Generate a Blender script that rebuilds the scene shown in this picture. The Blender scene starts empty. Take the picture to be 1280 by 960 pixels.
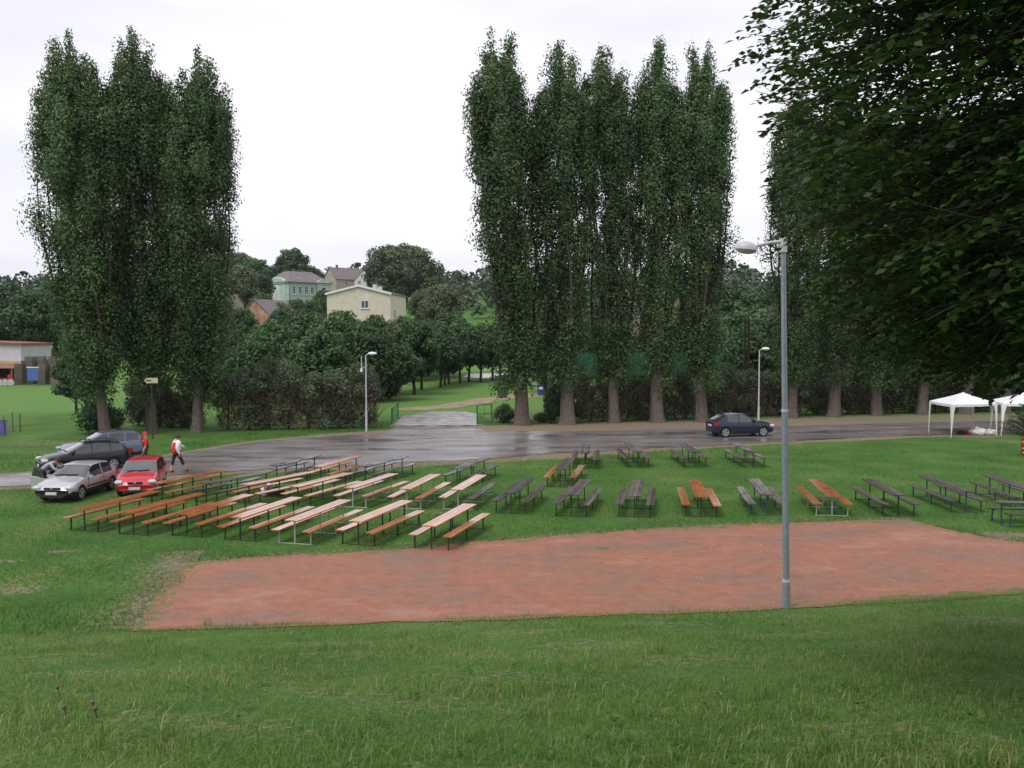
import bpy, bmesh, math, random
import numpy as np
from mathutils import Vector, Matrix
R = math.radians
random.seed(7)
RNG = np.random.default_rng(7)

# ------------------------------------------------------------------ camera, sky, sun, exposure
scene = bpy.context.scene
COL = scene.collection
F, CX, CY, HOR, CAMZ = 1180.0, 640.0, 480.0, 420.0, 6.2
PITCH = math.atan((CY - HOR) / F)
cam_d = bpy.data.cameras.new('camera'); cam = bpy.data.objects.new('camera', cam_d); COL.objects.link(cam)
cam_d.sensor_width = 36.0; cam_d.lens = 36.0 * F / 1280.0; cam_d.clip_start = 0.1; cam_d.clip_end = 8000
cam.location = (0, 0, CAMZ); cam.rotation_euler = (math.pi / 2 - PITCH, 0, 0)
scene.camera = cam

SUN_EL, SUN_AZ = R(58), R(215)      # azimuth clockwise from +Y
world = bpy.data.worlds.new('World'); scene.world = world; world.use_nodes = True
wn, wl = world.node_tree.nodes, world.node_tree.links
wn.clear()
w_out = wn.new('ShaderNodeOutputWorld')
w_sky = wn.new('ShaderNodeTexSky'); w_sky.sky_type = 'NISHITA'; w_sky.sun_disc = False
w_sky.sun_elevation = SUN_EL; w_sky.sun_rotation = SUN_AZ
w_bg1 = wn.new('ShaderNodeBackground'); w_bg1.inputs[1].default_value = 0.10
wl.new(w_sky.outputs[0], w_bg1.inputs[0])
w_tc = wn.new('ShaderNodeTexCoord'); w_map = wn.new('ShaderNodeMapping'); w_map.inputs['Scale'].default_value = (1.0, 1.0, 3.2)
w_noise = wn.new('ShaderNodeTexNoise'); w_noise.inputs['Scale'].default_value = 1.6; w_noise.inputs['Detail'].default_value = 4
w_ramp = wn.new('ShaderNodeValToRGB')
w_ramp.color_ramp.elements[0].position = 0.36; w_ramp.color_ramp.elements[0].color = (0.57, 0.563, 0.66, 1)
w_ramp.color_ramp.elements[1].position = 0.60; w_ramp.color_ramp.elements[1].color = (0.82, 0.81, 0.845, 1)
wl.new(w_tc.outputs['Generated'], w_map.inputs[0]); wl.new(w_map.outputs[0], w_noise.inputs[0])
wl.new(w_noise.outputs[0], w_ramp.inputs[0])
w_bg2 = wn.new('ShaderNodeBackground'); w_bg2.inputs[1].default_value = 1.02
wl.new(w_ramp.outputs[0], w_bg2.inputs[0])
w_mix = wn.new('ShaderNodeMixShader'); w_mix.inputs[0].default_value = 0.90
wl.new(w_bg1.outputs[0], w_mix.inputs[1]); wl.new(w_bg2.outputs[0], w_mix.inputs[2]); wl.new(w_mix.outputs[0], w_out.inputs[0])

sun_d = bpy.data.lights.new('sun', 'SUN'); sun = bpy.data.objects.new('sun', sun_d); COL.objects.link(sun)
sun_d.energy = 1.4; sun_d.angle = R(28); sun_d.color = (1.0, 0.97, 0.92)
sdir = Vector((math.sin(SUN_AZ) * math.cos(SUN_EL), math.cos(SUN_AZ) * math.cos(SUN_EL), math.sin(SUN_EL)))
sun.rotation_euler = sdir.to_track_quat('Z', 'Y').to_euler(); sun.location = (0, 0, 60)
scene.view_settings.view_transform = 'Standard'; scene.view_settings.look = 'None'
scene.view_settings.exposure = 0.46; scene.view_settings.gamma = 1.0; scene.view_settings.use_curve_mapping = False
scene.cycles.max_bounces = 6; scene.cycles.diffuse_bounces = 3; scene.cycles.transparent_max_bounces = 6
scene.cycles.volume_bounces = 0; scene.cycles.use_denoising = True

# ------------------------------------------------------------------ pixel -> place
def ray(px, py):
    v = Vector(((px - CX) / F, (CY - py) / F, -1.0))
    return Matrix.Rotation(math.pi / 2 - PITCH, 3, 'X') @ v
def G(px, py, z=0.0):
    d = ray(px, py); t = (z - CAMZ) / d.z
    return d.x * t, d.y * t
def A(px, py, y):
    """point at distance y along the ray of a pixel"""
    d = ray(px, py); t = y / d.y
    return Vector((d.x * t, y, CAMZ + d.z * t))

# ------------------------------------------------------------------ terrain
FOOT_X = np.array([-60, -10.5, -8.2, 0, 6.1, 12.4, 40.0]); FOOT_Y = np.array([18.4, 18.9, 19.2, 20.1, 20.8, 22.1, 24.0])
def sstep(a, b, v):
    t = np.clip((v - a) / (b - a), 0, 1); return t * t * (3 - 2 * t)
def terr(x, y):
    x = np.asarray(x, float); y = np.asarray(y, float)
    yf = np.interp(x, FOOT_X, FOOT_Y)
    s = yf - y
    slope = 4.6 / 20.6
    z = np.where(s > 0, slope * (np.sqrt(s * s + 0.8) - 0.0), slope * (np.sqrt(s * s + 0.8) + 0.0))
    z = 0.5 * (slope * s + z)                        # soft foot of the bank
    z = np.where(y < -1, slope * (yf + 1) + (-1 - y) * 0.06, z)
    z = np.minimum(z, 6.8)
    bump = 0.05 * np.sin(x * 0.9 + 1.3 * np.sin(y * 0.5)) * np.sin(y * 0.8 + 0.7 * np.sin(x * 0.37))
    z = z + bump * sstep(-0.5, 3, s)
    h = 0.055 * (np.sqrt((y - 128) ** 2 + 120) + (y - 128))
    h = h - 0.055 * (math.sqrt(128 ** 2 + 120) - 128)
    h = np.minimum(np.maximum(h, 0), 55 + 8 * np.sin(x * 0.006 + 1) + 5 * np.sin(x * 0.017))
    h = np.minimum(h, 20.5 + 0.045 * (y - 330) + 2.0 * np.sin(x * .011))
    h = np.maximum(h, 0)
    return z + h
def tz(x, y): return float(terr(x, y))

ROAD_PX = [-260, -100, 0, 100, 200, 300, 400, 482, 494, 592, 606, 700, 800, 900, 1000, 1100, 1200, 1300, 1450]
ROAD_N = [617, 612, 609, 603, 597, 589, 584, 580.8, 580.2, 574.5, 573.6, 568, 562, 556, 551.5, 547, 543, 540, 535]
ROAD_F = [604, 599, 596, 588, 572, 556, 547, 542, 534.5, 534.5, 540, 540, 538, 536, 533, 530, 528, 526, 522]
road_near = np.array([G(x, y) for x, y in zip(ROAD_PX, ROAD_N)]); road_far = np.array([G(x, y) for x, y in zip(ROAD_PX, ROAD_F)])
def road_y(x): return np.interp(x, road_near[:, 0], road_near[:, 1]), np.interp(x, road_far[:, 0], road_far[:, 1])
COURT_PX_FAR = [(232, 704), (330, 697), (430, 692), (520, 686), (600, 678), (700, 671), (830, 661), (960, 655), (1130, 650), (1190, 664), (1260, 678), (1380, 690)]
court_far = np.array([G(*p) for p in COURT_PX_FAR])
court_near_x = np.linspace(-7.8, 14.5, 24)
def court_mask(x, y):
    yb = np.interp(x, court_far[:, 0], court_far[:, 1], left=0, right=26)
    xl = np.interp(y, [19.5, 26.6], [-8.0, -9.15])
    yf = np.interp(x, FOOT_X, FOOT_Y)
    return (y < yb) & (x > xl) & (y > yf - 0.25)

# ------------------------------------------------------------------ mesh helpers
def link(o, parent=None):
    COL.objects.link(o)
    if parent is not None: o.parent = parent
    return o
def mesh_np(name, verts, faces, mat=None, tint=None, smooth=False):
    """verts (n,3); faces: list of arrays (m,k) or one array"""
    me = bpy.data.meshes.new(name)
    if not isinstance(faces, (list, tuple)): faces = [faces]
    faces = [np.asarray(f, np.int32) for f in faces if len(f)]
    nl = sum(f.size for f in faces); nf = sum(len(f) for f in faces)
    me.vertices.add(len(verts)); me.vertices.foreach_set('co', np.ascontiguousarray(verts, np.float32).ravel())
    me.loops.add(nl); me.loops.foreach_set('vertex_index', np.concatenate([f.ravel() for f in faces]))
    me.polygons.add(nf)
    tot = np.concatenate([np.full(len(f), f.shape[1], np.int32) for f in faces])
    me.polygons.foreach_set('loop_start', np.concatenate([[0], np.cumsum(tot)[:-1]]).astype(np.int32))
    me.update(calc_edges=True)
    if smooth: me.polygons.foreach_set('use_smooth', np.ones(nf, bool))
    if tint is not None:
        a = me.attributes.new('tint', 'FLOAT', 'POINT'); a.data.foreach_set('value', np.ascontiguousarray(tint, np.float32))
    if mat: me.materials.append(mat)
    me.validate()
    return me
class MB:
    """collects simple solids into one mesh"""
    def __init__(s): s.v = []; s.f = []
    def add(s, vs, fs):
        n = len(s.v); s.v += [tuple(v) for v in vs]; s.f += [tuple(i + n for i in f) for f in fs]; return s
    def box(s, cx, cy, cz, sx, sy, sz, rz=0, M=None):
        c, d = math.cos(rz), math.sin(rz); vs = []
        for z in (-1, 1):
            for x, y in ((-1, -1), (1, -1), (1, 1), (-1, 1)):
                X, Y = x * sx / 2, y * sy / 2
                v = Vector((cx + X * c - Y * d, cy + X * d + Y * c, cz + z * sz / 2))
                vs.append(M @ v if M else v)
        return s.add(vs, [(3, 2, 1, 0), (4, 5, 6, 7), (0, 1, 5, 4), (1, 2, 6, 5), (2, 3, 7, 6), (3, 0, 4, 7)])
    def tube(s, pts, rad, n=8, cap=True):
        pts = [Vector(p) for p in pts]
        if not isinstance(rad, (list, tuple)): rad = [rad] * len(pts)
        vs, fs = [], []; up = None
        for i, p in enumerate(pts):
            t = (pts[min(i + 1, len(pts) - 1)] - pts[max(i - 1, 0)]).normalized()
            if up is None: up = t.orthogonal().normalized()
            u = (up - t * up.dot(t)).normalized(); up = u; w = t.cross(u)
            for k in range(n):
                a = 2 * math.pi * k / n; vs.append(p + (u * math.cos(a) + w * math.sin(a)) * rad[i])
        for i in range(len(pts) - 1):
            for k in range(n):
                a, b = i * n + k, i * n + (k + 1) % n; fs.append((a, b, b + n, a + n))
        if cap: fs.append(tuple(range(n - 1, -1, -1))); fs.append(tuple((len(pts) - 1) * n + k for k in range(n)))
        return s.add(vs, fs)
    def lathe(s, prof, n=16, M=None):
        vs, fs = [], []
        for r, z in prof:
            for k in range(n):
                a = 2 * math.pi * k / n; v = Vector((r * math.cos(a), r * math.sin(a), z)); vs.append(M @ v if M else v)
        for i in range(len(prof) - 1):
            for k in range(n):
                a, b = i * n + k, i * n + (k + 1) % n; fs.append((a, b, b + n, a + n))
        fs.append(tuple(range(n - 1, -1, -1))); fs.append(tuple((len(prof) - 1) * n + k for k in range(n)))
        return s.add(vs, fs)
    def prism(s, poly, M, depth):
        """poly in local xy, extruded along local z from 0 to depth"""
        n = len(poly); vs = [M @ Vector((x, y, 0)) for x, y in poly] + [M @ Vector((x, y, depth)) for x, y in poly]
        fs = [tuple(range(n - 1, -1, -1)), tuple(range(n, 2 * n))] + [(i, (i + 1) % n, (i + 1) % n + n, i + n) for i in range(n)]
        return s.add(vs, fs)
    def mesh(s, name, mat, smooth=0):
        me = bpy.data.meshes.new(name); me.from_pydata(s.v, [], s.f); me.update()
        bm = bmesh.new(); bm.from_mesh(me); bmesh.ops.recalc_face_normals(bm, faces=bm.faces); bm.to_mesh(me); bm.free()
        if mat: me.materials.append(mat)
        if smooth:
            me.polygons.foreach_set('use_smooth', np.ones(len(me.polygons), bool)); me.set_sharp_from_angle(angle=R(smooth))
        return me
    def build(s, name, mat, parent=None, smooth=0, bevel=0):
        me = s.mesh(name, mat, smooth)
        if bevel:
            bm = bmesh.new(); bm.from_mesh(me)
            bmesh.ops.bevel(bm, geom=list(bm.edges), offset=bevel, segments=2, affect='EDGES', clamp_overlap=True)
            bm.to_mesh(me); bm.free()
            me.polygons.foreach_set('use_smooth', np.ones(len(me.polygons), bool)); me.set_sharp_from_angle(angle=R(50))
        return link(bpy.data.objects.new(name, me), parent)
def tag(o, label=None, cat=None, group=None, kind=None):
    if label: o['label'] = label
    if cat: o['category'] = cat
    if group: o['group'] = group
    if kind: o['kind'] = kind
    return o
def empty(name, loc, rz=0):
    o = bpy.data.objects.new(name, None); o.empty_display_size = 0.3; COL.objects.link(o)
    o.location = loc; o.rotation_euler = (0, 0, rz); return o
def inst(name, me, parent=None, loc=(0, 0, 0), rot=(0, 0, 0), scale=(1, 1, 1)):
    o = link(bpy.data.objects.new(name, me), parent); o.location = loc; o.rotation_euler = rot; o.scale = scale; return o
def copy_tree(o, parent=None):
    c = o.copy(); COL.objects.link(c); c.parent = parent
    for ch in list(o.children): copy_tree(ch, c)
    return c

# ------------------------------------------------------------------ materials
MATS = {}
def new_mat(name):
    m = bpy.data.materials.new(name); m.use_nodes = True
    n, l = m.node_tree.nodes, m.node_tree.links; b = n['Principled BSDF']; MATS[name] = m
    return m, n, l, b
def N(n, t, **kw):
    o = n.new(t)
    for k, v in kw.items():
        if k in o.inputs: o.inputs[k].default_value = v
        else: setattr(o, k, v)
    return o
def ramp(n, stops):
    r = n.new('ShaderNodeValToRGB'); e = r.color_ramp.elements
    while len(e) < len(stops): e.new(0.5)
    for i, (p, c) in enumerate(stops): e[i].position = p; e[i].color = (*c, 1)
    return r
def scl(c, k): return tuple(min(1, v * k) for v in c)
def plain(name, col, rough=0.6, var=0.25, scale=6.0, metal=0.0, bump=0.0, coat=0.0, spec=0.5, stretch=None, obj_var=0.0):
    m, n, l, b = new_mat(name)
    tc = N(n, 'ShaderNodeTexCoord'); mp = N(n, 'ShaderNodeMapping'); l.new(tc.outputs['Object'], mp.inputs[0])
    if stretch: mp.inputs['Scale'].default_value = stretch
    no = N(n, 'ShaderNodeTexNoise', Scale=scale, Detail=5.0); l.new(mp.outputs[0], no.inputs['Vector'])
    r = ramp(n, [(0.3, scl(col, 1 - var)), (0.7, scl(col, 1 + var))]); l.new(no.outputs[0], r.inputs[0])
    out = r.outputs[0]
    if obj_var:
        oi = N(n, 'ShaderNodeObjectInfo'); hs = N(n, 'ShaderNodeHueSaturation'); mr = N(n, 'ShaderNodeMapRange')
        mr.inputs['To Min'].default_value = 1 - obj_var; mr.inputs['To Max'].default_value = 1 + obj_var
        l.new(oi.outputs['Random'], mr.inputs['Value']); l.new(mr.outputs[0], hs.inputs['Value']); l.new(out, hs.inputs['Color']); out = hs.outputs[0]
    l.new(out, b.inputs['Base Color'])
    b.inputs['Roughness'].default_value = rough; b.inputs['Metallic'].default_value = metal
    b.inputs['Coat Weight'].default_value = coat; b.inputs['Coat Roughness'].default_value = 0.06
    b.inputs['Specular IOR Level'].default_value = spec
    if bump:
        bp = N(n, 'ShaderNodeBump', Strength=bump, Distance=0.02); l.new(no.outputs[0], bp.inputs['Height']); l.new(bp.outputs[0], b.inputs['Normal'])
    return m
def leaf_mat(name, dark, mid, light, trans=0.25, rough=0.5, obj_var=0.15, spec=0.4):
    m, n, l, b = new_mat(name)
    at = N(n, 'ShaderNodeAttribute', attribute_name='tint')
    r = ramp(n, [(0.0, dark), (0.55, mid), (1.0, light)]); l.new(at.outputs['Fac'], r.inputs[0])
    oi = N(n, 'ShaderNodeObjectInfo'); hs = N(n, 'ShaderNodeHueSaturation'); mr = N(n, 'ShaderNodeMapRange')
    mr.inputs['To Min'].default_value = 1 - obj_var; mr.inputs['To Max'].default_value = 1 + obj_var
    l.new(oi.outputs['Random'], mr.inputs['Value']); l.new(mr.outputs[0], hs.inputs['Value']); l.new(r.outputs[0], hs.inputs['Color'])
    l.new(hs.outputs[0], b.inputs['Base Color']); b.inputs['Roughness'].default_value = rough; b.inputs['Specular IOR Level'].default_value = spec
    tr = N(n, 'ShaderNodeBsdfTranslucent'); gm = N(n, 'ShaderNodeGamma', Gamma=0.9); l.new(hs.outputs[0], gm.inputs[0]); l.new(gm.outputs[0], tr.inputs[0])
    mx = N(n, 'ShaderNodeMixShader', Fac=trans); out = n['Material Output']
    l.new(b.outputs[0], mx.inputs[1]); l.new(tr.outputs[0], mx.inputs[2]); l.new(mx.outputs[0], out.inputs['Surface'])
    return m

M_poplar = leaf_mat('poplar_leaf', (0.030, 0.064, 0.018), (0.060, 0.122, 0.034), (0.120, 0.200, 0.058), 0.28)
M_maple = leaf_mat('maple_leaf', (0.024, 0.062, 0.018), (0.044, 0.104, 0.028), (0.085, 0.170, 0.044), 0.25)
M_linden = leaf_mat('linden_leaf', (0.050, 0.072, 0.032), (0.092, 0.122, 0.052), (0.150, 0.180, 0.080), 0.2)
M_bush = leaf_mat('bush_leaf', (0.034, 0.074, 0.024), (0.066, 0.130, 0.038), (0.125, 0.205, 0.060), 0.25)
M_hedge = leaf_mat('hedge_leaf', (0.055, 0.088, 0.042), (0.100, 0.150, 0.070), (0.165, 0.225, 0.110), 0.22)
M_hornbeam = leaf_mat('hornbeam_leaf', (0.019, 0.046, 0.009), (0.036, 0.086, 0.014), (0.080, 0.165, 0.026), 0.34, rough=0.48)
M_needle = leaf_mat('pine_needle', (0.010, 0.026, 0.013), (0.020, 0.045, 0.020), (0.035, 0.070, 0.028), 0.05)
M_forest = leaf_mat('forest_leaf', (0.028, 0.055, 0.030), (0.050, 0.088, 0.042), (0.085, 0.130, 0.060), 0.15, obj_var=0)
M_grass = leaf_mat('grass_blade', (0.095, 0.178, 0.030), (0.152, 0.275, 0.050), (0.370, 0.330, 0.135), 0.40, rough=0.45, obj_var=0)
M_turf = leaf_mat('turf_blade', (0.046, 0.132, 0.017), (0.074, 0.192, 0.028), (0.170, 0.225, 0.070), 0.33, rough=0.55, obj_var=0)
M_dead = plain('dead_twig', (0.105, 0.082, 0.058), 0.9, 0.6, 1.2)
M_bark = plain('poplar_bark', (0.125, 0.100, 0.082), 0.95, 0.55, 5.0, bump=0.9, stretch=(5, 5, 0.6))
M_darkbark = plain('dark_bark', (0.055, 0.043, 0.034), 0.95, 0.5, 8.0, bump=0.6, stretch=(3, 3, 0.6))
M_steel = plain('galvanised_steel', (0.27, 0.31, 0.36), 0.45, 0.12, 9.0, metal=0.35)
M_lightgrey = plain('grey_enamel', (0.50, 0.50, 0.52), 0.35, 0.08, 10.0)
M_lens = plain('lamp_lens', (0.45, 0.46, 0.44), 0.2, 0.1, 10.0)
M_legg = plain('green_leg_paint', (0.018, 0.040, 0.024), 0.5, 0.4, 14.0)
M_legw = plain('pale_leg_paint', (0.36, 0.40, 0.37), 0.5, 0.3, 14.0)
M_legb = plain('blue_leg_paint', (0.03, 0.085, 0.12), 0.5, 0.3, 14.0)
M_fence_green = plain('green_railing_paint', (0.03, 0.13, 0.055), 0.5, 0.3, 8.0)
M_white_cloth = plain('white_canopy', (0.80, 0.80, 0.82), 0.6, 0.04, 2.0)
M_white_metal = plain('white_paint', (0.72, 0.73, 0.75), 0.4, 0.06, 5.0)
M_rubber = plain('tyre_rubber', (0.016, 0.016, 0.017), 0.8, 0.2, 20)
M_rim = plain('alloy_rim', (0.55, 0.56, 0.58), 0.3, 0.1, 10, metal=0.6)
M_plastic = plain('dark_plastic', (0.022, 0.024, 0.027), 0.5, 0.2, 15)
M_head = plain('headlight_glass', (0.75, 0.77, 0.78), 0.12, 0.1, 20, coat=0.6)
M_tail = plain('taillight_red', (0.35, 0.02, 0.02), 0.2, 0.2, 20, coat=0.5)
M_amber = plain('amber_lamp', (0.65, 0.22, 0.04), 0.2, 0.2, 20, coat=0.5)
M_plate = plain('plate_white', (0.62, 0.62, 0.62), 0.4, 0.1, 30)
M_plateb = plain('plate_blue', (0.02, 0.05, 0.30), 0.4, 0.1, 30)
def paint(name, col, rough=0.3, metal=0.0, coat=0.8):
    return plain(name, col, rough, 0.06, 1.5, metal=metal, coat=coat)
M_silver = paint('silver_paint', (0.52, 0.51, 0.54), 0.35, 0.45)
M_red = paint('red_paint', (0.50, 0.018, 0.030), 0.35)
M_black = paint('black_paint', (0.008, 0.009, 0.012), 0.3, coat=0.35)
M_greyblue = paint('grey_blue_paint', (0.13, 0.165, 0.23), 0.35, 0.2, coat=0.5)
M_navy = paint('navy_paint', (0.008, 0.012, 0.040), 0.3, coat=0.45)
def glass_mat():
    m, n, l, b = new_mat('car_glass')
    b.inputs['Base Color'].default_value = (0.020, 0.026, 0.028, 1); b.inputs['Roughness'].default_value = 0.04
    b.inputs['IOR'].default_value = 1.6; b.inputs['Coat Weight'].default_value = 1.0; b.inputs['Coat Roughness'].default_value = 0.03
    no = N(n, 'ShaderNodeTexNoise', Scale=2.0); r = ramp(n, [(0.3, (0.014, 0.018, 0.02)), (0.7, (0.045, 0.052, 0.055))])
    l.new(no.outputs[0], r.inputs[0]); l.new(r.outputs[0], b.inputs['Base Color'])
    return m
M_glass = glass_mat()
def wood_mat(name, c1, c2, rough, coat, knots=0.3, rough2=None):
    m, n, l, b = new_mat(name)
    tc = N(n, 'ShaderNodeTexCoord'); oi = N(n, 'ShaderNodeObjectInfo')
    mp = N(n, 'ShaderNodeMapping'); mp.inputs['Scale'].default_value = (1.2, 22, 22)
    l.new(tc.outputs['Object'], mp.inputs[0]); vm = N(n, 'ShaderNodeVectorMath', operation='ADD'); l.new(mp.outputs[0], vm.inputs[0])
    cb = N(n, 'ShaderNodeCombineXYZ'); mu = N(n, 'ShaderNodeMath', operation='MULTIPLY'); mu.inputs[1].default_value = 91.0
    l.new(oi.outputs['Random'], mu.inputs[0]); l.new(mu.outputs[0], cb.inputs[0]); l.new(mu.outputs[0], cb.inputs[1]); l.new(cb.outputs[0], vm.inputs[1])
    no = N(n, 'ShaderNodeTexNoise', Scale=1.5, Detail=6.0, Roughness=0.65); l.new(vm.outputs[0], no.inputs['Vector'])
    r = ramp(n, [(0.30, c1), (0.70, c2)]); l.new(no.outputs[0], r.inputs[0])
    hs = N(n, 'ShaderNodeHueSaturation'); mr = N(n, 'ShaderNodeMapRange'); mr.inputs['To Min'].default_value = 1 - knots; mr.inputs['To Max'].default_value = 1 + knots
    l.new(oi.outputs['Random'], mr.inputs['Value']); l.new(mr.outputs[0], hs.inputs['Value']); l.new(r.outputs[0], hs.inputs['Color']); l.new(hs.outputs[0], b.inputs['Base Color'])
    mp2 = N(n, 'ShaderNodeVectorMath', operation='ADD'); l.new(tc.outputs['Object'], mp2.inputs[0]); l.new(cb.outputs[0], mp2.inputs[1])
    n2 = N(n, 'ShaderNodeTexNoise', Scale=1.1, Detail=3.0); l.new(mp2.outputs[0], n2.inputs['Vector'])
    rr = N(n, 'ShaderNodeMapRange'); rr.inputs['From Min'].default_value = 0.35; rr.inputs['From Max'].default_value = 0.65
    rr.inputs['To Min'].default_value = rough; rr.inputs['To Max'].default_value = rough2 or rough + 0.15
    l.new(n2.outputs[0], rr.inputs['Value']); l.new(rr.outputs[0], b.inputs['Roughness'])
    b.inputs['Coat Weight'].default_value = coat; b.inputs['Coat Roughness'].default_value = 0.12
    bp = N(n, 'ShaderNodeBump', Strength=0.25, Distance=0.004); l.new(no.outputs[0], bp.inputs['Height']); l.new(bp.outputs[0], b.inputs['Normal'])
    return m
M_varn = wood_mat('varnished_wood', (0.34, 0.100, 0.028), (0.55, 0.200, 0.064), 0.16, 0.75, 0.16, 0.40)
M_weath = wood_mat('weathered_wood', (0.035, 0.027, 0.025), (0.135, 0.105, 0.098), 0.32, 0.2, 0.4, 0.6)
M_weathb = wood_mat('weathered_blue_wood', (0.035, 0.040, 0.055), (0.100, 0.105, 0.135), 0.25, 0.3, 0.25, 0.45)
M_crate = wood_mat('crate_wood', (0.10, 0.078, 0.062), (0.21, 0.17, 0.14), 0.8, 0.0, 0.3)

def ground_mat():
    m, n, l, b = new_mat('ground_grass')
    tc = N(n, 'ShaderNodeTexCoord')
    n1 = N(n, 'ShaderNodeTexNoise', Scale=0.35, Detail=5.0, Roughness=0.6); l.new(tc.outputs['Object'], n1.inputs['Vector'])
    n2 = N(n, 'ShaderNodeTexNoise', Scale=7.0, Detail=6.0, Roughness=0.75); l.new(tc.outputs['Object'], n2.inputs['Vector'])
    n3 = N(n, 'ShaderNodeTexNoise', Scale=55.0, Detail=3.0, Roughness=0.7); l.new(tc.outputs['Object'], n3.inputs['Vector'])
    g1 = ramp(n, [(0.30, (0.038, 0.100, 0.014)), (0.50, (0.058, 0.142, 0.022)), (0.72, (0.115, 0.175, 0.044))]); l.new(n1.outputs[0], g1.inputs[0])
    g2 = ramp(n, [(0.30, (0.45, 0.45, 0.45)), (0.68, (1.45, 1.40, 1.35))]); l.new(n2.outputs[0], g2.inputs[0])
    g3 = ramp(n, [(0.30, (0.55, 0.55, 0.55)), (0.70, (1.4, 1.4, 1.4))]); l.new(n3.outputs[0], g3.inputs[0])
    m1 = N(n, 'ShaderNodeMix', data_type='RGBA', blend_type='MULTIPLY'); m1.inputs['Factor'].default_value = 0.8
    l.new(g1.outputs[0], m1.inputs['A']); l.new(g2.outputs[0], m1.inputs['B'])
    m2 = N(n, 'ShaderNodeMix', data_type='RGBA', blend_type='MULTIPLY'); m2.inputs['Factor'].default_value = 0.7
    l.new(m1.outputs['Result'], m2.inputs['A']); l.new(g3.outputs[0], m2.inputs['B'])
    # bare earth
    dm = N(n, 'ShaderNodeAttribute', attribute_name='dirt')
    dn = N(n, 'ShaderNodeMath', operation='MULTIPLY_ADD'); dn.inputs[1].default_value = 1.5; dn.inputs[2].default_value = -0.75
    l.new(n2.outputs[0], dn.inputs[0]); ad = N(n, 'ShaderNodeMath', operation='ADD'); l.new(dm.outputs['Fac'], ad.inputs[0]); l.new(dn.outputs[0], ad.inputs[1])
    dr = ramp(n, [(0.38, (0, 0, 0)), (0.62, (1, 1, 1))]); l.new(ad.outputs[0], dr.inputs[0])
    dc = ramp(n, [(0.3, (0.13, 0.095, 0.062)), (0.7, (0.30, 0.235, 0.165))]); l.new(n2.outputs[0], dc.inputs[0])
    m3 = N(n, 'ShaderNodeMix', data_type='RGBA'); l.new(dr.outputs[0], m3.inputs['Factor']); l.new(m2.outputs['Result'], m3.inputs['A']); l.new(dc.outputs[0], m3.inputs['B'])
    # far meadows are a lighter green
    me = N(n, 'ShaderNodeAttribute', attribute_name='meadow'); mc = N(n, 'ShaderNodeMix', data_type='RGBA')
    mg = ramp(n, [(0.3, (0.085, 0.185, 0.035)), (0.7, (0.125, 0.235, 0.050))]); l.new(n2.outputs[0], mg.inputs[0])
    l.new(me.outputs['Fac'], mc.inputs['Factor']); l.new(m3.outputs['Result'], mc.inputs['A']); l.new(mg.outputs[0], mc.inputs['B'])
    l.new(mc.outputs['Result'], b.inputs['Base Color']); b.inputs['Roughness'].default_value = 0.9; b.inputs['Specular IOR Level'].default_value = 0.2
    bp = N(n, 'ShaderNodeBump', Strength=0.7, Distance=0.05); l.new(n2.outputs[0], bp.inputs['Height']); l.new(bp.outputs[0], b.inputs['Normal'])
    return m
def road_mat():
    m, n, l, b = new_mat('wet_asphalt')
    tc = N(n, 'ShaderNodeTexCoord'); mp = N(n, 'ShaderNodeMapping'); mp.inputs['Scale'].default_value = (0.35, 1.1, 1); mp.inputs['Rotation'].default_value = (0, 0, R(-12))
    l.new(tc.outputs['Object'], mp.inputs[0])
    n1 = N(n, 'ShaderNodeTexNoise', Scale=0.8, Detail=6.0, Roughness=0.62); l.new(mp.outputs[0], n1.inputs['Vector'])
    n2 = N(n, 'ShaderNodeTexNoise', Scale=30.0, Detail=4.0); l.new(tc.outputs['Object'], n2.inputs['Vector'])
    c1 = ramp(n, [(0.30, (0.085, 0.074, 0.075)), (0.52, (0.165, 0.145, 0.142)), (0.70, (0.260, 0.220, 0.190))]); l.new(n1.outputs[0], c1.inputs[0])
    c2 = ramp(n, [(0.3, (0.7, 0.7, 0.7)), (0.7, (1.3, 1.3, 1.3))]); l.new(n2.outputs[0], c2.inputs[0])
    mx = N(n, 'ShaderNodeMix', data_type='RGBA', blend_type='MULTIPLY'); mx.inputs['Factor'].default_value = 0.7
    l.new(c1.outputs[0], mx.inputs['A']); l.new(c2.outputs[0], mx.inputs['B']); l.new(mx.outputs['Result'], b.inputs['Base Color'])
    n4 = N(n, 'ShaderNodeTexNoise', Scale=0.55, Detail=4.0); l.new(mp.outputs[0], n4.inputs['Vector'])
    rr = ramp(n, [(0.36, (0.09,) * 3), (0.46, (0.28,) * 3), (0.66, (0.48,) * 3)]); l.new(n4.outputs[0], rr.inputs[0]); l.new(rr.outputs[0], b.inputs['Roughness'])
    bp = N(n, 'ShaderNodeBump', Strength=0.12, Distance=0.02); l.new(n2.outputs[0], bp.inputs['Height']); l.new(bp.outputs[0], b.inputs['Normal'])
    return m
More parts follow.
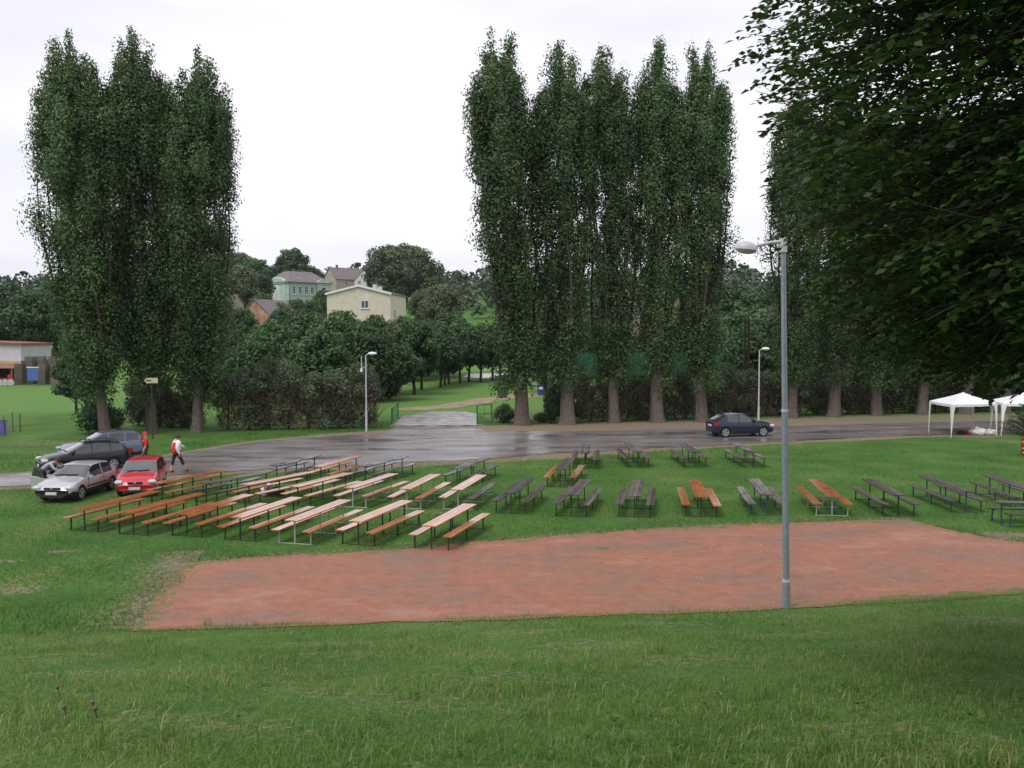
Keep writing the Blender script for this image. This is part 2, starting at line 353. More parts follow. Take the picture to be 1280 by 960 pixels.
def court_mat():
    m, n, l, b = new_mat('red_clay')
    tc = N(n, 'ShaderNodeTexCoord'); mp = N(n, 'ShaderNodeMapping'); mp.inputs['Scale'].default_value = (0.6, 1.0, 1); l.new(tc.outputs['Object'], mp.inputs[0])
    n1 = N(n, 'ShaderNodeTexNoise', Scale=0.45, Detail=6.0, Roughness=0.6); l.new(mp.outputs[0], n1.inputs['Vector'])
    n2 = N(n, 'ShaderNodeTexNoise', Scale=26.0, Detail=5.0, Roughness=0.7); l.new(tc.outputs['Object'], n2.inputs['Vector'])
    n3 = N(n, 'ShaderNodeTexNoise', Scale=2.4, Detail=6.0, Roughness=0.7); l.new(tc.outputs['Object'], n3.inputs['Vector'])
    c1 = ramp(n, [(0.32, (0.205, 0.130, 0.098)), (0.44, (0.262, 0.134, 0.092)), (0.56, (0.315, 0.132, 0.082)), (0.68, (0.32, 0.190, 0.145))]); l.new(n1.outputs[0], c1.inputs[0])
    c2 = ramp(n, [(0.3, (0.55, 0.55, 0.57)), (0.72, (1.42, 1.42, 1.40))]); l.new(n2.outputs[0], c2.inputs[0])
    c3 = ramp(n, [(0.3, (0.72, 0.72, 0.72)), (0.6, (1.1, 1.1, 1.1))]); l.new(n3.outputs[0], c3.inputs[0])
    mx = N(n, 'ShaderNodeMix', data_type='RGBA', blend_type='MULTIPLY'); mx.inputs['Factor'].default_value = 0.65
    l.new(c1.outputs[0], mx.inputs['A']); l.new(c2.outputs[0], mx.inputs['B'])
    my = N(n, 'ShaderNodeMix', data_type='RGBA', blend_type='MULTIPLY'); my.inputs['Factor'].default_value = 0.7
    l.new(mx.outputs['Result'], my.inputs['A']); l.new(c3.outputs[0], my.inputs['B'])
    # moss along the bank on the right
    at = N(n, 'ShaderNodeAttribute', attribute_name='moss'); ad = N(n, 'ShaderNodeMath', operation='MULTIPLY_ADD'); ad.inputs[1].default_value = 1.8; ad.inputs[2].default_value = -0.95
    l.new(n3.outputs[0], ad.inputs[0]); a2 = N(n, 'ShaderNodeMath', operation='ADD'); l.new(at.outputs['Fac'], a2.inputs[0]); l.new(ad.outputs[0], a2.inputs[1])
    mr = ramp(n, [(0.42, (0, 0, 0)), (0.60, (1, 1, 1))]); l.new(a2.outputs[0], mr.inputs[0])
    mc = ramp(n, [(0.3, (0.06, 0.085, 0.018)), (0.7, (0.15, 0.16, 0.04))]); l.new(n2.outputs[0], mc.inputs[0])
    mz = N(n, 'ShaderNodeMix', data_type='RGBA'); l.new(mr.outputs[0], mz.inputs['Factor']); l.new(my.outputs['Result'], mz.inputs['A']); l.new(mc.outputs[0], mz.inputs['B'])
    l.new(mz.outputs['Result'], b.inputs['Base Color'])
    rr = ramp(n, [(0.3, (0.55,) * 3), (0.6, (0.85,) * 3)]); l.new(n1.outputs[0], rr.inputs[0]); l.new(rr.outputs[0], b.inputs['Roughness']); b.inputs['Specular IOR Level'].default_value = 0.3
    bp = N(n, 'ShaderNodeBump', Strength=0.3, Distance=0.02); l.new(n2.outputs[0], bp.inputs['Height']); l.new(bp.outputs[0], b.inputs['Normal'])
    return m

# ------------------------------------------------------------------ ground
def graded(lo, hi, step, ends):
    a = list(np.arange(lo, hi + 1e-6, step)); s = step; v = hi
    while v < ends[1]: s *= 1.22; v += s; a.append(v)
    s = step; v = lo
    while v > ends[0]: s *= 1.22; v -= s; a.insert(0, v)
    return np.array(a)
gx = graded(-46, 46, 0.42, (-3500, 3500)); gy = graded(2, 84, 0.36, (-60, 3800))
GXX, GYY = np.meshgrid(gx, gy); GZ = terr(GXX, GYY)
nx, ny = len(gx), len(gy)
ii = (np.arange(ny - 1)[:, None] * nx + np.arange(nx - 1)[None, :]).ravel()
g_faces = np.stack([ii, ii + 1, ii + nx + 1, ii + nx], 1)
g_me = mesh_np('ground', np.stack([GXX.ravel(), GYY.ravel(), GZ.ravel()], 1), g_faces, ground_mat(), smooth=True)
gxf, gyf = GXX.ravel(), GYY.ravel()
rn, rf = road_y(gxf)
d_near = rn - gyf; d_far = gyf - rf                     # distance outside the road
wob = 0.35 * np.sin(gxf * 0.7) + 0.25 * np.sin(gxf * 1.9 + 2)
dirt = np.where(d_near > -0.5, 0.95 - sstep(0.3, 1.7 + wob + 1.4 * np.exp(-((gxf - 1) / 9) ** 2), d_near) * 0.95, 0)
farw = np.interp(gxf, [-30, -14, -5, 0, 10, 35], [0.8, 2.4, 3.4, 6.2, 8.5, 11.0])
dirt = np.maximum(dirt, np.where(d_far > -0.5, 0.85 - sstep(0.5, 1.0, d_far / np.maximum(farw, .1)) * 0.85, 0))
dirt[(d_near <= 0) & (d_far <= 0)] = 1.0
dirt = np.where(np.abs(gxf) > 60, 0, dirt)
for px, py, rx, ry, k in [(75, 690, .7, .4, .62), (100, 688, .5, .3, .58), (20, 738, 1.0, .7, .62), (32, 722, .5, .4, .55), (8, 702, .9, .4, .58), (203, 735, .7, 2.4, .60), (140, 698, .6, .3, .52), (112, 703, .5, .25, .52), (180, 700, .5, .2, .5), (60, 655, 1.0, .5, .45),
                          (545, 640, 1.3, .9, .5), (350, 690, 2.5, .4, .35), (330, 622, 2.5, 1.2, .45), (1085, 568, 1.0, .6, .5), (1215, 545, 3.0, 1.6, .75),
                          (1240, 670, 2.2, .8, .8), (690, 640, .8, .3, .4), (940, 572, 1.6, .8, .6), (1140, 546, 1.5, 1.2, .5), (60, 555, 6, 3, .45),
                          (700, 700, .4, .4, 0)]:
    X, Y = G(px, py); q = ((gxf - X) / rx) ** 2 + ((gyf - Y) / ry) ** 2
    dirt = np.maximum(dirt, k * np.exp(-q))
bank_s = np.interp(gxf, FOOT_X, FOOT_Y) - gyf
brn = 0.40 * (np.sin(gxf * 1.1 + 2 * np.sin(gyf * .6)) * np.sin(gyf * 1.7 + gxf * .4) > 0.35)
dirt = np.where(bank_s > 1.0, np.maximum(dirt, brn), dirt)
lawn_wear = np.where((bank_s < 0) & (d_near > 0), .20 + .14 * np.sin(gxf * .8 + np.sin(gyf)) * np.sin(gyf * .9 + 1.3 * np.sin(gxf * .5)), 0); dirt = np.maximum(dirt, lawn_wear)
meadow = sstep(66, 80, gyf) * 0.9 * (1 - sstep(170, 240, gyf) * 0.7)
cyb = np.interp(gxf, court_far[:, 0], court_far[:, 1]); de = gyf - cyb
dirt = np.where((gxf > -9.6) & (gxf < 15) & (de > -.4) & (de < 1.2), np.maximum(dirt, .62 - .5 * np.abs(de)), dirt)
dl = np.interp(gyf, [19.5, 26.6], [-8.0, -9.15]) - gxf; dirt = np.where((gyf > 19.3) & (gyf < 26.9) & (dl > -.4) & (dl < 1.8), np.maximum(dirt, .66 - .30 * np.abs(dl)), dirt)
for nm, arr in (('dirt', dirt), ('meadow', meadow)):
    a = g_me.attributes.new(nm, 'FLOAT', 'POINT'); a.data.foreach_set('value', arr.astype(np.float32))
ground = tag(link(bpy.data.objects.new('ground', g_me)), kind='structure')

def ribbon(name, near, far, nu, nv, mat, lift, jit=0.0, seed=1):
    """sheet between two polylines (k,2), draped on the terrain"""
    r = np.random.default_rng(seed)
    t = np.linspace(0, 1, len(near)); u = np.linspace(0, 1, nu)
    a = np.stack([np.interp(u, t, near[:, 0]), np.interp(u, t, near[:, 1])], 1); b = np.stack([np.interp(u, t, far[:, 0]), np.interp(u, t, far[:, 1])], 1)
    def noise():
        w = r.normal(0, 1, nu); k = np.array([1, 3, 5, 3, 1.]) / 13; return (np.convolve(w, k, 'same') + .35 * r.normal(0, 1, nu)) * jit
    n = b - a; n = n / np.linalg.norm(n, axis=1)[:, None]
    wv = lambda ph: jit * 1.2 * (np.sin(u * 31 + ph) + .6 * np.sin(u * 83 + 2 * ph))
    a = a + n * (noise() + wv(1))[:, None]; b = b + n * (noise() + wv(4))[:, None]
    v = np.linspace(0, 1, nv); P = a[:, None, :] * (1 - v)[None, :, None] + b[:, None, :] * v[None, :, None]
    if name == 'clay_court':
        sx = (1 - u)[:, None] ** 8; P[..., 0] += sx * (.10 * np.sin(v * 9) + .05 * np.sin(v * 21 + 1))[None, :]
    Z = terr(P[..., 0], P[..., 1]) + lift
    V = np.concatenate([P, Z[..., None]], 2).reshape(-1, 3)
    i = (np.arange(nu - 1)[:, None] * nv + np.arange(nv - 1)[None, :]).ravel()
    me = mesh_np(name, V, np.stack([i, i + nv, i + nv + 1, i + 1], 1), mat, smooth=True)
    return tag(link(bpy.data.objects.new(name, me)), kind='structure'), V
ribbon('road', road_near, road_far, 420, 14, road_mat(), 0.022, 0.16, 3)
# clay court
cl_x = np.linspace(0, 1, 24)
fx = np.interp(cl_x, np.linspace(0, 1, len(court_far)), court_far[:, 0]); fy = np.interp(cl_x, np.linspace(0, 1, len(court_far)), court_far[:, 1])
nearx = np.interp(cl_x, [0, 1], [-7.9, 15.5]); neary = np.interp(nearx, FOOT_X, FOOT_Y) - 0.1
court, CV = ribbon('clay_court', np.stack([nearx, neary], 1), np.stack([fx, fy], 1), 260, 30, court_mat(), 0.02, 0.05, 5)
moss = 0.75 * np.exp(-((CV[:, 1] - np.interp(CV[:, 0], FOOT_X, FOOT_Y)) / 0.9) ** 2) * sstep(3.0, 8.5, CV[:, 0])
moss = np.maximum(moss, 0.55 * np.exp(-((CV[:, 0] + 8.9 - .25 * (26 - CV[:, 1]) / 6) / 0.5) ** 2)); q = G(745, 687); moss = np.maximum(moss, .62 * np.exp(-((CV[:, 0] - q[0]) / .8) ** 2 - ((CV[:, 1] - q[1]) / .3) ** 2))
ms = moss.reshape(260, 30); ms[:, 28:] = np.maximum(ms[:, 28:], .50); ms[:, 27] = np.maximum(ms[:, 27], .40); ms[:3] = np.maximum(ms[:3], .55); ms[3:6] = np.maximum(ms[3:6], .42)
a = court.data.attributes.new('moss', 'FLOAT', 'POINT'); a.data.foreach_set('value', moss.astype(np.float32))
# concrete slab of the little bridge
M_conc = plain('worn_concrete', (0.25, 0.225, 0.225), 0.35, 0.6, 1.1, bump=0.3)
slab = [G(*p) for p in [(488, 534), (597, 533.5), (597, 519.5), (582, 516), (542, 516), (505, 521.5)]]
tag(MB().prism([(x, y) for x, y in slab], Matrix.Translation((0, 0, -0.05)), 0.17).build('bridge_slab', M_conc), kind='structure')
M_track = plain('track_earth', (0.27, 0.20, 0.12), 0.9, 0.35, 1.2, bump=0.3)
tn = np.array([G(*p) for p in [(505, 514), (560, 512), (600, 506), (640, 499.5), (680, 496)]]); tf = np.array([G(*p) for p in [(490, 511.5), (545, 508), (590, 500), (640, 494.5), (680, 492)]])
ribbon('earth_track', tn, tf, 60, 5, M_track, 0.02, 0.2, 9)
tn = np.array([G(*p) for p in [(576, 477.5), (600, 478.5), (640, 479)]]); tf = np.array([G(*p) for p in [(590, 474.2), (604, 473.2), (640, 473)]])
ribbon('gravel_pad', tn, tf, 20, 4, plain('pale_gravel', (0.62, 0.60, 0.60), 0.9, 0.15, 2.0), 0.03, 0.1, 11)

# ------------------------------------------------------------------ foliage generators
def leaf_quads(C, size, rng, up=0.35, aspect=0.62, axis=None, bias=None):
    """one folded diamond leaf (2 tris) per centre"""
    n = len(C); nrm = rng.normal(0, 1, (n, 3)); nrm[:, 2] = np.abs(nrm[:, 2]) + up
    if bias is not None: nrm = rng.normal(0, .42, (n, 3)) + bias + np.array([0, 0, up])
    nrm /= np.linalg.norm(nrm, axis=1)[:, None]
    t = rng.normal(0, 1, (n, 3)) if axis is None else axis + rng.normal(0, .35, (n, 3))
    t -= nrm * np.sum(t * nrm, 1)[:, None]; t /= np.linalg.norm(t, axis=1)[:, None] + 1e-9; b = np.cross(nrm, t)
    s = np.asarray(size)[:, None] if np.ndim(size) else np.full((n, 1), size)
    V = np.stack([C - t * s * .5, C + b * s * .5 * aspect + nrm * s * .08, C + t * s * .5, C - b * s * .5 * aspect + nrm * s * .08], 1).reshape(-1, 3)
    i = np.arange(n)[:, None] * 4
    return V, np.concatenate([i, i + 1, i + 2, i + 3], 1)
def np_tube(pts, rad, n=6, flute=0):
    pts = np.asarray(pts, float); k = len(pts); T = np.gradient(pts, axis=0); T /= np.linalg.norm(T, axis=1)[:, None] + 1e-9
    ref = np.array([1, 0.13, 0.07]) if abs(T[0][2]) > .6 else np.array([0.05, 0.1, 1.0])
    U = ref - T * (T @ ref)[:, None]; U /= np.linalg.norm(U, axis=1)[:, None]; W = np.cross(T, U)
    an = np.arange(n) / n * 2 * np.pi; rad = np.asarray(rad, float)[:, None] * (1 + (flute * np.cos(an * 5 + 1)[None, :] * np.linspace(1, .4, k)[:, None] if flute else 0))
    V = pts[:, None, :] + rad[..., None] * (np.cos(an)[None, :, None] * U[:, None, :] + np.sin(an)[None, :, None] * W[:, None, :])
    i = (np.arange(k - 1)[:, None] * n + np.arange(n)[None, :]); j = (np.arange(k - 1)[:, None] * n + ((np.arange(n) + 1) % n)[None, :])
    return V.reshape(-1, 3), np.stack([i, j, j + n, i + n], 2).reshape(-1, 4)
class NB:
    def __init__(s): s.v = []; s.f = []; s.t = []; s.n = 0
    def add(s, V, Fc, tint=None):
        s.v.append(V); s.f.append(Fc + s.n); s.n += len(V)
        if tint is not None: s.t.append(tint)
    def mesh(s, name, mat, smooth=False):
        fs = {}
        for f in s.f: fs.setdefault(f.shape[1], []).append(f)
        return mesh_np(name, np.concatenate(s.v), [np.concatenate(x) for x in fs.values()], mat, np.concatenate(s.t) if s.t else None, smooth)

def poplar_meshes(seed, H, Rm, nlead, leaves=36000, leaf=0.20):
    r = np.random.default_rng(seed); wood = NB(); L = NB()
    zz = np.array([-0.3, 0.0, 0.25, 0.7, 1.5, 3, 6, 10, 15, 19, H - 4]); bend = r.normal(0, .12, (len(zz), 2)).cumsum(0) * np.linspace(0, .6, len(zz))[:, None]
    rad = np.array([.60, .54, .47, .42, .38, .35, .28, .20, .13, .07, .03]) * (0.8 + .35 * r.random())
    wood.add(*np_tube(np.c_[bend, zz], rad, 14, 0.16))
    cl_c, cl_r, cl_w = [], [], []
    ga = r.random() * 6.28
    for i in range(nlead):
        az = ga + i * 2.39996; rr = Rm * math.sqrt((i + .4) / nlead) * (0.85 + .25 * r.random())
        z0 = (2.0 + 2.5 * r.random()) if i % 2 else 2.2 + 7 * r.random()
        top = H * (1.01 - (0.13 * (rr / Rm) ** 1.7) - 0.07 * r.random()) if i > 1 else H * (1.02 - .04 * r.random())
        z = np.linspace(z0, top, 26); f = (1 - np.exp(-(z - z0) / 3.4)) * (1 - .12 * ((z - z0) / (top - z0)) ** 2)
        w1, w2 = r.random(2) * 6.28
        px = np.interp(z, zz, bend[:, 0]) + rr * f * math.cos(az) + .22 * np.sin(z * .45 + w1) ; py = np.interp(z, zz, bend[:, 1]) + rr * f * math.sin(az) + .22 * np.sin(z * .4 + w2)
        P = np.c_[px, py, z]; P[0, :2] *= 0.3
        wood.add(*np_tube(P[:24], np.linspace(.12, .012, 24), 5))
        q = r.uniform(0, 1, int((top - z0) * 2.1)) ** 0.92; zc = z0 + .5 + (top - z0 - .4) * q
        keep = r.random(len(zc)) > 0.16; zc = zc[keep]
        rel = (zc - z0) / (top - z0)
        cr = (0.30 + .58 * r.random(len(zc)) ** 1.3) * np.clip((1 - rel) * 10, .62, 1) * (0.80 + .5 * Rm / 3)
        ze = np.arange(max(z0 + 2, top - 5.0), top - .25, .45); zc = np.r_[zc, ze]; cr = np.r_[cr, np.interp(top - ze, [0, .6, 2, 6.5], [.22, .42, .62, .66]) * r.uniform(.85, 1.15, len(ze)) * (.8 + .25 * Rm / 3)]
        for zq, c in zip(zc, cr):
            a2 = r.random() * 6.28; off = c * .75 * r.random()
            cl_c.append((np.interp(zq, z, px) + off * math.cos(a2), np.interp(zq, z, py) + off * math.sin(a2), zq)); cl_r.append(c); cl_w.append(c ** 1.6)
    for k in range(26):     # skirt of young shoots low on the trunk
        a2 = r.random() * 6.28; d = Rm * .62 * math.sqrt(r.random()); cl_c.append((d * math.cos(a2), d * math.sin(a2), 2.3 + 4.5 * r.random())); c = .55 + .35 * r.random(); cl_r.append(c); cl_w.append(c ** 1.6)
    cl_c = np.array(cl_c); cl_r = np.array(cl_r); w = np.array(cl_w); w /= w.sum()
    idx = r.choice(len(cl_c), leaves, p=w)
    g = r.normal(0, 1, (leaves, 3)); g /= np.linalg.norm(g, axis=1)[:, None]; g *= (r.random(leaves) ** .48)[:, None]
    C = cl_c[idx] + g * (cl_r[idx])[:, None] * np.array([1, 1, 1.5])
    V, Fq = leaf_quads(C, leaf * (0.7 + .6 * r.random(leaves)), r, up=.25, aspect=.8, bias=g * .9 + .5 * (C - np.c_[np.zeros((leaves, 2)), C[:, 2]]) / Rm)
    ctint = r.normal(0, .20, len(cl_c))
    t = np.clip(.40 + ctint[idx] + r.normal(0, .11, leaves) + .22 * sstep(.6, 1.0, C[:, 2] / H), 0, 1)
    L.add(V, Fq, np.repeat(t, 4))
    wm = wood.mesh('trunk', M_bark, True); wm.materials.append(M_darkbark); mi = np.ones(len(wm.polygons), np.int32); mi[:14 * (len(zz) - 1)] = 0; wm.polygons.foreach_set('material_index', mi)
    return wm, L.mesh('crown', M_poplar)

def broad_meshes(seed, H, Rm, th, leaves, leaf, mat, nclump=60, flat=1.0, bark=None, tr=0.16, cl=.30):
    r = np.random.default_rng(seed); wood = NB(); L = NB()
    zz = np.linspace(-0.2, H * .72, 8); wob = r.normal(0, .05, (8, 2)).cumsum(0) * H / 8; wob[:2] = 0
    wood.add(*np_tube(np.c_[wob, zz], np.linspace(tr * 1.25, tr * .25, 8), 8))
    cz = (th + H) / 2; rz = (H - th) / 2
    g = r.normal(0, 1, (nclump, 3)); g /= np.linalg.norm(g, axis=1)[:, None]; rad = (.45 + .55 * r.random(nclump) ** .5)
    rad *= 1 + .16 * np.sin(g[:, 0] * 3 + seed) * np.cos(g[:, 1] * 2.3 + seed * 2)
    K = g * rad[:, None] * np.array([Rm, Rm, rz * flat]) * .82; K[:, 2] += cz
    K[:, :2] *= (1 - .38 * np.clip((K[:, 2] - cz) / rz, 0, 1))[:, None]
    cr = Rm * cl * (.7 + .6 * r.random(nclump))
    for k in range(0, nclump, 3):
        b = np.array([0, 0, max(th * .8, K[k, 2] - Rm * .9)]); m = (b + K[k]) / 2 + r.normal(0, .1, 3)
        wood.add(*np_tube(np.array([b, m, K[k]]), [tr * .35, tr * .2, tr * .06], 5))
    w = cr ** 2; w /= w.sum(); idx = r.choice(nclump, leaves, p=w)
    s = r.normal(0, 1, (leaves, 3)); s /= np.linalg.norm(s, axis=1)[:, None]; s *= (r.random(leaves) ** .4)[:, None]
    C = K[idx] + s * cr[idx][:, None] * np.array([1, 1, .85])
    V, Fq = leaf_quads(C, leaf * (.7 + .6 * r.random(leaves)), r, up=.35, aspect=.85, bias=s * 1.0)
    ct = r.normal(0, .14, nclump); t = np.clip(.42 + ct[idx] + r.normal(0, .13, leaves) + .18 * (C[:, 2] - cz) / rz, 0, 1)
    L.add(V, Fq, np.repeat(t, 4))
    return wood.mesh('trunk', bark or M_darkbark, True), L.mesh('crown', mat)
def plant_tree(name, meshes, x, y, rz, s=(1, 1, 1), label='', group=None, cat='tree', lean=(0, 0), dz=0.0):
    o = empty(name, (x, y, tz(x, y) - 0.02 + dz), rz); o.scale = s
    o.rotation_euler = Matrix.Rotation(lean[0], 3, 'Y').to_euler() if not rz else (Matrix.Rotation(lean[0], 3, 'Y') @ Matrix.Rotation(lean[1], 3, 'X') @ Matrix.Rotation(rz, 3, 'Z')).to_euler()
    inst('trunk', meshes[0], o); inst('crown', meshes[1], o)
    return tag(o, label, cat, group)

# ------------------------------------------------------------------ poplars
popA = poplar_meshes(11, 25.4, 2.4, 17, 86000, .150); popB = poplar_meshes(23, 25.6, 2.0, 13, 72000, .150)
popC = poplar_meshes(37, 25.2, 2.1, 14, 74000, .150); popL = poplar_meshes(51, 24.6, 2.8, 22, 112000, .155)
def pop(px, py, m, rz, s, label, group, lean=0.0):
    x, y = G(px, py); plant_tree('poplar_tree', m, x, y, rz, s, label, group, lean=(lean, 0))
LG = 'poplars beside the parked cars'
pop(132, 546, popL, .4, (.92, .92, .98), 'poplar leaning outward beside the dark bush and meadow, near parked cars', LG, R(-4.2))
pop(190, 541, popL, 2.3, (.92, .92, 1.01), 'middle poplar of three, beside the arrow signpost', LG, R(-1.2))
pop(246, 541, popL, 4.1, (.93, .93, .96), 'poplar beside the long overgrown hedge, facing the gap towards the village', LG, R(0.8))
RG = 'row of poplars along the road'
for i, (px, py, m, rz, s, ln, lab) in enumerate([
        (653, 532, popA, 1.0, (1.2, 1.1, 1.04), -4.6, 'poplar at the end of the row beside the green bridge railing, thick pale trunk'),
        (709, 531, popB, 2.0, (1.05, 1.05, 1.02), -1.8, 'second poplar from the bridge railing, flared trunk beside the mesh fence'),
        (768, 529, popC, 0.3, (1, 1, 1.05), -.9, 'third poplar from the bridge railing, slim trunk against the brown hedge'),
        (823, 528.5, popB, 4.2, (.98, .98, 1.05), -.2, 'fourth poplar from the bridge railing, between trunk and navy car'),
        (877, 528, popA, 3.4, (.98, .98, 1.04), .3, 'poplar standing right behind the navy hatchback'),
        (990, 523, popC, 5.2, (1, 1, .98), .8, 'poplar behind the tall street lamp, past the navy hatchback'),
        (1041, 521.5, popB, 1.2, (1, 1, .97), .2, 'poplar two trunks before the white gazebos, half hidden by hornbeam branches'),
        (1096, 520, popA, 2.6, (.95, .95, .95), 0, 'poplar one trunk before the white gazebos, crown hidden by hornbeam branches'),
        (1153, 519, popC, 3.9, (1, 1, .96), 0, 'thick trunked poplar beside the front corner of the white gazebo'),
        (1206, 518, popB, .5, (1, 1, .95), 0, 'poplar seen under the first white gazebo'),
        (1255, 517, popA, .9, (1, 1, .95), 0, 'poplar seen behind the second white gazebo')]):
    pop(px, py, m, rz, s, lab, RG, R(ln))

# ------------------------------------------------------------------ hedges
def hedge(name, p0, p1, h, w, seed, label, n_leaf, dead=True):
    r = np.random.default_rng(seed); o = empty(name, (0, 0, 0)); p0 = np.array(p0); p1 = np.array(p1); d = p1 - p0; Ln = np.linalg.norm(d); d = d / Ln; nn = np.array([-d[1], d[0]])
    mid = (p0 + p1) / 2; o.location = (mid[0], mid[1], tz(*mid) - .02)
    nc = int(Ln * 7); u = r.uniform(-.5, .5, nc) * Ln; hh = h * (0.86 + .10 * np.sin(u * .9 + seed) + .07 * np.sin(u * 2.3 + 1)); v = r.uniform(-.5, .5, nc) * w
    z = hh * (0.46 + .54 * r.random(nc) ** .7); low = r.random(nc) < .36; z = np.where(low, hh * r.uniform(.08, .5, nc), z)
    K = np.c_[u[:, None] * d[None, :] + v[:, None] * nn[None, :], z]; cr = r.uniform(.35, .75, nc)
    idx = r.integers(0, nc, n_leaf); s = r.normal(0, 1, (n_leaf, 3)); s /= np.linalg.norm(s, axis=1)[:, None]; s *= (r.random(n_leaf) ** .4)[:, None]
    C = K[idx] + s * cr[idx][:, None]; C[:, 2] = np.abs(C[:, 2])
    V, Fq = leaf_quads(C, .17 * (.6 + .8 * r.random(n_leaf)), r, up=.3, aspect=.5, bias=s * .9)
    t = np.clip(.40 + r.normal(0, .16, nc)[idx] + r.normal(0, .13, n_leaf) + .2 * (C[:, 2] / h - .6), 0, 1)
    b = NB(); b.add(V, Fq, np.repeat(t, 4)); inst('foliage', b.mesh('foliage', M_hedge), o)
    nt = int(Ln * 110); b = NB(); u = r.uniform(-.5, .5, nt) * Ln; v = r.uniform(-.42, .42, nt) * w
    B = np.c_[u[:, None] * d + v[:, None] * nn, r.uniform(0, .35, nt) * h]; ax = np.c_[r.normal(0, .5, (nt, 2)), np.ones(nt)]; ln_ = r.uniform(.35, 1.0, nt)[:, None] * h * .55
    T = B + ax * ln_; sd = np.cross(ax, r.normal(0, 1, (nt, 3))); sd /= np.linalg.norm(sd, axis=1)[:, None]; wd = r.uniform(.008, .022, nt)[:, None]
    V = np.stack([B - sd * wd, B + sd * wd, T + sd * wd * .3, T - sd * wd * .3], 1).reshape(-1, 3); i = np.arange(nt)[:, None] * 4
    b.add(V, np.concatenate([i, i + 1, i + 2, i + 3], 1))
    nq = int(Ln * 620); C = np.c_[r.uniform(-.5, .5, nq)[:, None] * Ln * d + r.uniform(-.45, .45, nq)[:, None] * w * nn, r.uniform(.05, .66, nq) * h]
    V, Fq = leaf_quads(C, .18 * (.5 + r.random(nq)), r); b.add(V, Fq); inst('dead_branches', b.mesh('dead_branches', M_dead), o)
    for k in range(int(Ln / 1.3)):
        uu = (k + .5) / int(Ln / 1.3) * Ln - Ln / 2 + r.normal(0, .2); q = uu * d + r.normal(0, .15) * nn
        V, Fq = np_tube(np.array([[q[0], q[1], -.1], [q[0] + r.normal(0, .15), q[1] + r.normal(0, .15), h * .4], [q[0] + r.normal(0, .4), q[1] + r.normal(0, .2), h * .75]]), [.08, .06, .02], 5)
        m = mesh_np('stem', V, Fq, M_darkbark); inst('stem', m, o)
    return tag(o, label, 'hedge')
h0, h1 = G(262, 541), G(484, 537)
hedge('overgrown_hedge', (h0[0], h0[1] + 1.7), (h1[0] - .8, h1[1] + 1.2), 4.7, 2.4, 3, 'overgrown grey-green hedge with dead brown base behind the pale street lamp', 26000)
h0, h1 = G(705, 531), G(1010, 521)
hedge('overgrown_hedge', (h0[0], h0[1] + 1.6), (h1[0], h1[1] + 1.6), 3.9, 2.0, 4, 'brown based hedge behind the poplar trunks and the navy hatchback', 34000)
h2 = G(1290, 515)
hedge('overgrown_hedge', (h1[0] + .6, h1[1] + 1.8), (h2[0] + 2, h2[1] + 1.6), 3.7, 2.0, 5, 'brown based hedge behind the white gazebos', 26000)
h0, h1 = G(150, 536), G(240, 538)
hedge('overgrown_hedge', (h0[0], h0[1] + 2.0), (h1[0], h1[1] + 1.8), 3.4, 2.0, 6, 'dark hedge between the three leaning poplars by the arrow signpost', 14000)

# ------------------------------------------------------------------ broadleaf trees
maple1 = broad_meshes(101, 8.0, 2.9, 1.9, 13000, .30, M_maple, 70); maple2 = broad_meshes(102, 8.4, 2.7, 1.7, 12000, .30, M_maple, 64)
bushy1 = broad_meshes(111, 8.8, 3.6, .4, 15000, .30, M_bush, 80, tr=.14); bushy2 = broad_meshes(112, 7.0, 3.4, .3, 13000, .30, M_maple, 74, tr=.12)
linden = broad_meshes(121, 17.0, 7.2, 1.5, 16000, .62, M_linden, 120, tr=.4, cl=.26); oak = broad_meshes(122, 15.0, 6.5, 1.0, 14000, .62, M_maple, 90, tr=.4, cl=.28)
shrub = broad_meshes(131, 1.7, 1.2, 0.05, 3500, .13, M_bush, 40, tr=.04, cl=.34); shrubd = broad_meshes(132, 2.6, 1.7, 0.05, 6000, .17, M_maple, 46, tr=.05, cl=.34)
MG = 'young maples lining the earth track'
for i, (px, py, s) in enumerate([(496, 492, .90), (518, 494.5, 1.0), (527, 489, .95), (551, 486, .95), (556, 484, .8), (561, 483, .85), (575, 481.5, .98), (586, 480.5, .95), (601, 480.5, .98), (616, 479.5, .95), (625, 478, .95)]):
    x, y = G(px, py); plant_tree('maple_tree', (maple1, maple2)[i % 2], x, y, i * 1.7 + .3, (s, s, s), 'young round crowned maple with thin dark trunk beside the earth track', MG)
BG = 'bushy trees behind the hedge'
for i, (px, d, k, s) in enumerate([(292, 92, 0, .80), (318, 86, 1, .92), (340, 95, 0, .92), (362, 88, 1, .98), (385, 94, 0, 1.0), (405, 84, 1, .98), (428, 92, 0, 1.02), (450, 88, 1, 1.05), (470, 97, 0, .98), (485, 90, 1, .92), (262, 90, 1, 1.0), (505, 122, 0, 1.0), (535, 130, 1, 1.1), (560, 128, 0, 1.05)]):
    x = (px - CX) / F * d; plant_tree('bushy_tree', (bushy1, bushy2)[k], x, d, i * 2.1 + 1, (s, s, s), ('light green bushy tree behind the overgrown hedge, below the village houses', 'dark green rounded tree behind the overgrown hedge, below the village houses')[k], BG)
